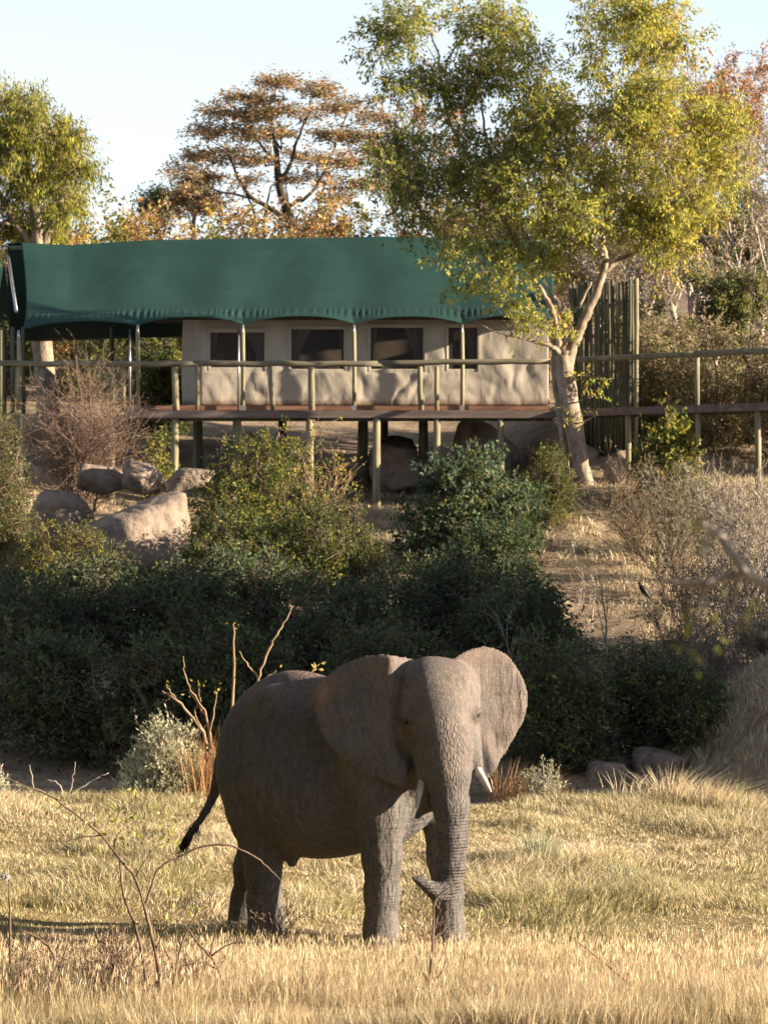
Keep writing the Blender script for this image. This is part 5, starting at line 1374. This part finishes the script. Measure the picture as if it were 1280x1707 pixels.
# tussocks of long straw at the far edge of the meadow
def tussock(label, px, Y, h, spread, nb, lean=(0, 0), cat='grass tussock', name='straw_tussock', cols=STRAW, w=.011, group=None):
    b = on_ground(px, Y); m = MB(); n = nb
    q = R.normal(0, 1, (n, 2)); P = np.stack([b[0] + q[:, 0] * spread * .3, b[1] + q[:, 1] * spread * .3, np.full(n, b[2] - .02)], 1)
    P[:, 2] = ground_z(P[:, 0], P[:, 1]) - .02
    le = np.zeros((n, 3)); le[:, :2] = q * .32 * spread / h + R.normal(0, .2, (n, 2)) + np.array(lean)
    blades(m, P, h * R.uniform(.5, 1.1, n), le, w * R.uniform(.6, 1.3, n), cols[R.integers(0, len(cols), n)] * np.exp(R.normal(0, .15, (n, 1))), .9)
    o = m.build(name, M['grass'], loc=b); tag(o, label, cat, group); return o
ORNG = np.array([(.42, .23, .11), (.5, .31, .16), (.34, .19, .10), (.46, .30, .17)])
tussock('orange-brown dry tussock tucked below the spread ear of the elephant', 845, 54.6, .75, .5, 130, (.15, 0), cols=ORNG)
tussock('leaning reddish stalks at the meadow edge right of the tusk', 895, 55.0, .62, .5, 70, (.45, 0), cols=ORNG, w=.014)
tussock('leaning straw stalks at the meadow edge in front of the low boulder', 1050, 54.7, .62, .55, 80, (.30, 0), w=.013)
tussock('large shaggy pale straw tussock at the foot of the bare bank', 1130, 54.0, .68, .8, 420, (.25, -.05))
tussock('drooping pale straw tussock at the bank end of the meadow', 1195, 53.6, .50, .8, 380, (.35, -.1))
tussock('low dark straw tussock at the bank end of the meadow', 1240, 52.8, .32, .6, 180, (.4, -.1), cols=STRAW * .7)
tussock('tall green reed blade beside the drooping straw tussock', 1232, 53.2, .78, .15, 6, (.18, 0), cols=np.array([(.16, .2, .06), (.2, .22, .08)]), cat='reed', name='reed', w=.03)
tussock('thick fan of tan straw behind the rump of the elephant', 352, 55.0, 1.25, .55, 420, (.10, 0), cols=ORNG * 1.1, w=.010)
def leafy_tuft(name, label, px, Y, w_px, top_py, n, pal, wts, Lf, cat='shrub'):
    return bush(name, label, cat, px, Y, w_px, top_py, n, pal, wts, Lf=Lf, Wf=Lf * .35, n_leaf=10, nclump=16, depth=.5, twl=.22, droop=-.5, bark='twig_grey')
leafy_tuft('silvery_shrub', 'pale silvery-green shrub at the meadow edge behind the tail of the elephant', 272, 55.2, 135, 1205, 1300, [(.48, .47, .34), (.38, .38, .26), (.52, .46, .32)], [4, 3, 1], .07)
leafy_tuft('silvery_shrub', 'little silvery shrub at the far left of the meadow edge', -6, 54.8, 52, 1258, 240, [(.48, .47, .34), (.38, .38, .26)], [3, 2], .06)
GREYG = np.array([(.34, .36, .24), (.28, .31, .19), (.40, .40, .28)])
tussock('faint grey-green tuft in the open meadow right of the trunk', 900, 47.0, .50, .34, 220, cols=GREYG, cat='grass tuft', name='grey_tuft', w=.010)
tussock('smaller grey-green tuft in the open meadow nearer the tall grass', 1036, 45.0, .34, .26, 120, cols=GREYG, cat='grass tuft', name='grey_tuft', w=.009)
leafy_tuft('silvery_plant', 'pale herb among the reddish stalks at the meadow edge', 905, 54.3, 50, 1282, 160, [G['si'], (.30, .28, .18)], [1, 1], .05, 'herb')

# ------------------------------------------------------------------ stalks, twigs and small things
def stick_plant(name, label, cat, Y, lines, mat, px0, leaves=(), leaf_cols=None, Lf=.05, jit=.05, wname='stems', group=None):
    b = on_ground(px0, Y); root = empty(name, b); tag(root, label, cat, group); m = MB()
    for l in lines:
        pts = [(*at(p[0], p[1], Y + (p[3] if len(p) > 3 else 0)), p[2]) for p in l]
        sp = spline(pts, 5); sp[1:-1, :3] += R.normal(0, jit * .15, (len(sp) - 2, 3)); tube(m, sp[:, :3], sp[:, 3] * (1.7 if Y < 37 else 1), 5)
    m.build(wname, mat, root, smooth_shade=True)
    if len(leaves):
        c = MB()
        for (x, y, n) in leaves:
            P = at(x, y, Y) + R.normal(0, .05, (n, 3)); add_leaves(c, P, unit(rnd_dir(n) + [0, 0, .2]), Lf * R.uniform(.6, 1.2, n), Lf * .6, leaf_cols[R.integers(0, len(leaf_cols), n)])
        c.build('leaves', M['leaf'], root)
    return root
YGL = np.array([G['yg'], G['ye'], (.42, .38, .12), G['ol']])
stick_plant('dry_stalk', 'tall pale leafless stalks standing behind the rump of the elephant', 'stalks', 54.9, [
    [(372, 1335, .026), (384, 1262, .024), (388, 1180, .022), (390, 1110, .02), (389, 1040, .012)],
    [(400, 1330, .028), (415, 1240, .026), (427, 1155, .024), (433, 1125, .02), (452, 1075, .018), (470, 1045, .014), (488, 1010, .008)],
    [(432, 1130, .016), (415, 1110, .012), (399, 1085, .006)], [(428, 1150, .014), (445, 1130, .012), (461, 1118, .006)],
    [(368, 1330, .03), (355, 1262, .028), (338, 1222, .024), (312, 1185, .02), (285, 1160, .016), (270, 1152, .008)], [(300, 1172, .012), (284, 1152, .010), (278, 1140, .005)], [(285, 1160, .01), (276, 1170, .006)],
    [(358, 1265, .018), (345, 1200, .018), (335, 1175, .016), (318, 1150, .014), (308, 1120, .010), (306, 1094, .006)], [(345, 1200, .014), (330, 1172, .012), (314, 1152, .006)], [(350, 1225, .014), (356, 1190, .012), (364, 1148, .006)],
    [(340, 1222, .012), (326, 1190, .01), (334, 1162, .005)], [(335, 1170, .010), (331, 1140, .006)]], M['twig_tan'], 378,
    [(389, 1040, 4), (278, 1143, 6), (364, 1148, 7), (331, 1142, 6), (310, 1165, 4), (461, 1120, 3)], YGL, .06)
stick_plant('leaf_stalk', 'single stalk ending in a pale yellow leaf above the back of the elephant', 'stalk', 54.0, [[(505, 1338, .016), (512, 1240, .014), (518, 1150, .012), (520, 1120, .008), (527, 1112, .005)]], M['twig_tan'], 505,
    [(524, 1115, 3), (531, 1113, 5)], np.array([(.62, .5, .2), (.55, .42, .12)]), .09, .02)
stick_plant('dead_branch', 'grey dead branches lying at the meadow edge near the silvery shrub', 'branch', 54.6, [
    [(105, 1335, .016), (62, 1318, .018), (18, 1302, .012)], [(105, 1332, .02), (130, 1316, .016), (160, 1298, .012), (182, 1288, .006)], [(105, 1330, .014), (100, 1308, .012), (78, 1300, .008)], [(116, 1330, .014), (122, 1300, .01), (126, 1270, .005)], [(60, 1330, .012), (54, 1298, .01), (50, 1275, .005)]], M['twig_grey'], 105)
FL = np.array([(.30, .32, .05), (.40, .38, .08), (.48, .44, .2), (.2, .25, .05)])
stick_plant('thorny_sapling', 'slender brown sapling with long arching twigs and few yellow leaves', 'sapling', 35.3, [
    [(268, 1715, .014), (270, 1660, .013), (262, 1600, .012), (250, 1545, .011), (241, 1510, .010), (225, 1462, .009), (200, 1432, .008), (170, 1393, .007), (130, 1360, .006), (80, 1325, .005), (15, 1300, .003)],
    [(246, 1715, .012), (244, 1640, .011), (238, 1590, .010), (225, 1540, .009), (208, 1495, .008), (202, 1450, .006), (200, 1420, .003)],
    [(242, 1512, .009), (252, 1480, .008), (262, 1452, .007), (275, 1440, .006), (300, 1428, .006), (335, 1412, .006), (372, 1408, .006), (410, 1420, .0055), (440, 1440, .005), (470, 1470, .002)],
    [(256, 1710, .008), (264, 1640, .007), (262, 1585, .006), (275, 1545, .003)], [(225, 1465, .006), (245, 1430, .004), (258, 1412, .002)], [(192, 1425, .005), (195, 1395, .004), (210, 1375, .002)],
    [(170, 1393, .005), (140, 1395, .003), (110, 1403, .002)], [(282, 1715, .009), (290, 1640, .008), (305, 1570, .006), (330, 1520, .004), (360, 1482, .002)], [(294, 1625, .006), (270, 1560, .005), (300, 1538, .003)],
    [(250, 1700, .007), (215, 1640, .006), (190, 1600, .004), (175, 1575, .002)], [(240, 1690, .007), (205, 1660, .005), (170, 1650, .003)], [(286, 1660, .006), (320, 1610, .004), (345, 1590, .002)]],
    M['twig_brown'], 265, [(160, 1368, 8), (195, 1364, 8), (217, 1366, 5), (228, 1388, 9), (262, 1355, 5), (285, 1390, 14), (300, 1402, 8), (100, 1340, 8), (155, 1386, 4), (285, 1508, 6), (322, 1510, 6), (305, 1490, 4), (232, 1325, 3), (255, 1400, 6)], FL, .062, .02)
stick_plant('thorny_sapling', 'leafless forked sapling in the dry grass beneath the hind legs', 'sapling', 35.6, [
    [(396, 1712, .011), (385, 1670, .010), (365, 1618, .009), (350, 1592, .008), (325, 1565, .006), (305, 1535, .003)], [(352, 1594, .007), (375, 1578, .005), (400, 1568, .003)], [(365, 1618, .006), (340, 1605, .004), (310, 1610, .002)], [(350, 1592, .006), (358, 1560, .004), (362, 1520, .002)]], M['twig_brown'], 396, jit=.02)
stick_plant('thorny_sapling', 'thin upright twig topped by a white puff at the edge of the dry grass', 'twig', 36.4, [[(19, 1680, .010), (18, 1620, .009), (17, 1540, .008), (16, 1466, .004)], [(18, 1600, .005), (35, 1570, .003)]], M['twig_brown'], 19, jit=.02)
p = MB(); c = at(9, 1461, 36.4)
for k in range(260):
    d = rnd_dir(1)[0]; tube(p, [c + d * .006, c + d * R.uniform(.03, .06) * [1, 1, .7]], [.005, .002], 3, cap=False)
for k in range(1): tube(p, [at(16, 1466, 36.4), c], [.004, .003], 4)
pf = p.build('seed_puff', M['white_puff'], [o for o in bpy.data.objects if o.get('label', '').startswith('thin upright twig topped')][0])
stick_plant('thorny_sapling', 'crooked dark twig bending over the dry grass beside the white puff', 'twig', 35.2, [[(103, 1715, .011), (101, 1650, .010), (92, 1598, .009), (70, 1568, .007), (28, 1548, .003)], [(98, 1620, .006), (110, 1585, .004), (118, 1550, .002)], [(101, 1655, .006), (80, 1625, .004), (72, 1590, .002)], [(100, 1680, .007), (60, 1640, .005), (35, 1600, .003)]], M['twig_brown'], 103, jit=.02)
stick_plant('thorny_sapling', 'thin forked twig standing in the grass in front of the curled trunk', 'twig', 36.0, [[(712, 1695, .010), (716, 1640, .009), (721, 1580, .008), (724, 1510, .006), (735, 1490, .005), (770, 1468, .002)], [(722, 1550, .005), (705, 1520, .004), (672, 1485, .002)], [(716, 1640, .005), (700, 1612, .004), (692, 1590, .002)], [(715, 1650, .005), (735, 1622, .004), (745, 1595, .002)], [(722, 1570, .004), (745, 1545, .002)]], M['twig_brown'], 712, jit=.02)
for lab, px, Y, lines in (
    ('dark crooked twig in the dry grass right of the front legs', 885, 35.4, [[(888, 1710, .009), (884, 1670, .007), (872, 1640, .004), (862, 1622, .002)], [(885, 1672, .006), (900, 1645, .004), (906, 1618, .002)]]),
    ('long thin twig slanting down through the dry grass on the right', 1065, 35.8, [[(1068, 1690, .009), (1060, 1655, .008), (1035, 1628, .006), (1000, 1600, .005), (965, 1572, .002)]]),
    ('short dark twigs in the dry grass at the right side', 1235, 35.6, [[(1232, 1700, .008), (1228, 1660, .006), (1250, 1630, .003)], [(1228, 1668, .005), (1210, 1640, .003), (1205, 1615, .002)]]),
    ('small bare twig in the dry grass between the legs', 520, 35.5, [[(520, 1705, .009), (512, 1660, .007), (505, 1625, .004), (510, 1585, .002)], [(514, 1665, .005), (535, 1635, .003), (545, 1610, .002)]])):
    stick_plant('thorny_sapling', lab, 'twig', Y, lines, M['twig_brown'], px, jit=.02)
bare_shrub('dry_shrublet', 'low brown twiggy shrublet in the grass around the slender sapling', 'shrublet', 180, 35.6, 260, 1560, 'twig_brown', 26, (7, 5), .010, ([G['br'], G['st']], [1, 1]), 300, ang=.9, Lf=.02)
bare_shrub('dry_shrublet', 'small brown twiggy shrublet below the white puff', 'shrublet', 40, 35.3, 150, 1590, 'twig_brown', 18, (6, 4), .009, ([G['br'], G['st']], [1, 1]), 120, ang=.9, Lf=.02)
bare_shrub('dry_shrublet', 'tangle of dead stems around the hind feet of the elephant', 'dead stems', 462, 39.7, 90, 1490, 'twig_brown', 16, (4, 3), .006, ang=.6)
bare_shrub('dry_shrublet', 'wispy dead stems beneath the trunk of the elephant', 'dead stems', 720, 38.0, 110, 1500, 'twig_brown', 9, (4, 3), .004, ang=.7)

for k, (px, Y, tp, n) in enumerate([(120, 36.2, 1560, 8), (310, 36.0, 1575, 8), (60, 37.2, 1540, 6), (420, 35.0, 1640, 6), (640, 35.3, 1640, 5), (980, 35.6, 1640, 6), (1170, 35.4, 1640, 6), (850, 35.0, 1650, 5), (1270, 36.0, 1620, 5)]):
    bare_shrub('twig_cluster', 'wispy brown twig cluster poking out of the dry foreground grass', 'twigs', px, Y, 90, tp, 'twig_brown', n + 3, (5, 3), .009, group='twig clusters in the foreground grass', ang=.8)
xs, ys = field_xy(900, 33.8, 37.6); st = MB(); zs = ground_z(xs, ys) - .01; kk = fbm(xs * .9, ys * .9) > .5; xs, ys, zs = xs[kk], ys[kk], zs[kk]
Hs = R.uniform(.35, .70, len(xs)); Ls = np.zeros((len(xs), 3)); Ls[:, :2] = R.normal(0, .28, (len(xs), 2))
blades(st, np.stack([xs, ys, zs], 1), Hs, Ls, .0055, np.array([(.42, .31, .19)]) * np.exp(R.normal(0, .3, (len(xs), 1))), .9)
o = st.build('dry_stems', M['grass']); tag(o, 'loose taller dry stems bending above the foreground grass', 'grass', kind='stuff')

# black bird perched on the slope
def bird():
    b = on_ground(1074, 71.0); c = at(1071, 984, 71.0)
    root = empty('perched_bird', c - [0, 0, .14]); tag(root, 'small black bird perched on a bare twig on the sandy slope', 'bird')
    m = MB(); sp = spline([(*(c + [.16, .02, -.20]), .012), (*(c + [.10, .01, -.10]), .028), (*(c + [.04, 0, -.03]), .052), (*(c + [-.01, 0, .04]), .055), (*(c + [-.045, -.01, .095]), .036), (*(c + [-.06, -.01, .125]), .034), (*(c + [-.08, -.015, .15]), .012)], 5)
    tube(m, sp[:, :3], sp[:, 3], 12); m.build('body', M['black_bird'], root, smooth_shade=True)
    m = MB(); tube(m, [c + [-.085, -.015, .13], c + [-.125, -.02, .118]], [.012, .001], 6); m.build('beak', M['black_bird'], root)
    for s_ in (-1, 1):
        m = MB(); segs(m, [c + [.0, .018 * s_, -.03]], [c + [-.01, .018 * s_, -.095]], .005, .004); m.build('leg', M['black_bird'], root)
    w = stick_plant('perch_twig', 'crooked twig that carries the small black bird', 'twig', 71.0, [[(1074, 1030, .014), (1076, 1005, .012), (1068, 994, .010), (1050, 985, .006)], [(1076, 1005, .008), (1092, 990, .004)]], M['twig_grey'], 1074)
bird()

# near tree on the camera's own bank, one bare limb of it reaching into view
def near_tree():
    Y = 9.6; b = np.array([1.62, Y, gz1(1.62, Y)]); root = empty('near_tree', b); tag(root, 'grey limb of a close tree reaching in with blurred leaves', 'tree')
    m = MB()
    limb(m, [(b[0], b[1], b[2] - .1, .07), (b[0] + .02, Y, b[2] + .9, .06), (*at(1500, 1120, Y), .045), (*at(1560, 700, Y), .03), (*at(1600, 350, Y), .012)], 8)
    lines = [[(1500, 1120, .026), (1380, 1050, .019), (1290, 985, .0135), (1243, 955, .0125), (1215, 915, .012), (1195, 888, .0115), (1168, 872, .006)],
             [(1243, 957, .010), (1212, 962, .010), (1175, 972, .009), (1140, 972, .007), (1105, 965, .003)], [(1178, 972, .008), (1170, 990, .007), (1166, 1015, .003)], [(1232, 962, .006), (1226, 990, .005), (1225, 1010, .002)],
             [(1185, 885, .006), (1176, 910, .005), (1172, 930, .002)], [(1290, 985, .008), (1300, 1040, .006), (1270, 1060, .003)]]
    for l in lines:
        sp = spline([(*at(p[0], p[1], Y + R.uniform(-.04, .04)), p[2]) for p in l], 5); tube(m, sp[:, :3], sp[:, 3], 7)
    c = MB(); Lm = np.array([[*at(1560, 700, Y), .03], [*at(1600, 350, Y), .012], [*at(1500, 1120, Y), .04]])
    foliage(m, c, Lm, [at(1640, 900, Y), at(1700, 600, Y), at(1620, 400, Y), at(1800, 750, Y), at(1760, 1000, Y), at(1900, 500, Y)], [(.28, .3, .28)] * 6, 900, 8, .035, .018, [G['gr'], G['ol'], G['yg']], [3, 3, 1], twl=.12, nsub=3, br=.012, twr=.002)
    m.build('trunk', M['twig_grey'], root, smooth_shade=True)
    for (x, y, n, s) in ((1222, 945, 3, 8), (1158, 862, 7, 14), (1172, 905, 4, 8), (1090, 940, 2, 5), (1150, 1020, 4, 10), (1146, 1045, 5, 12), (1128, 1070, 4, 8), (1190, 1025, 5, 10), (1250, 1020, 6, 12), (1240, 1038, 4, 10), (1200, 1075, 3, 6), (1165, 1100, 5, 14), (1150, 870, 4, 10), (1235, 915, 2, 6), (1205, 975, 2, 5), (1265, 1005, 3, 8)):
        for q in range(n):
            P = at(x + R.normal(0, s * .6), y + R.normal(0, s * .6), Y + R.normal(0, .05))[None]
            add_leaves(c, P, unit(rnd_dir(1) + [0, 0, -.6]), .028, .014, np.array([[(.10, .12, .03), (.2, .19, .04), (.14, .15, .03)][R.integers(0, 3)]]))
    c.build('leaves', M['leaf'], root)
near_tree()
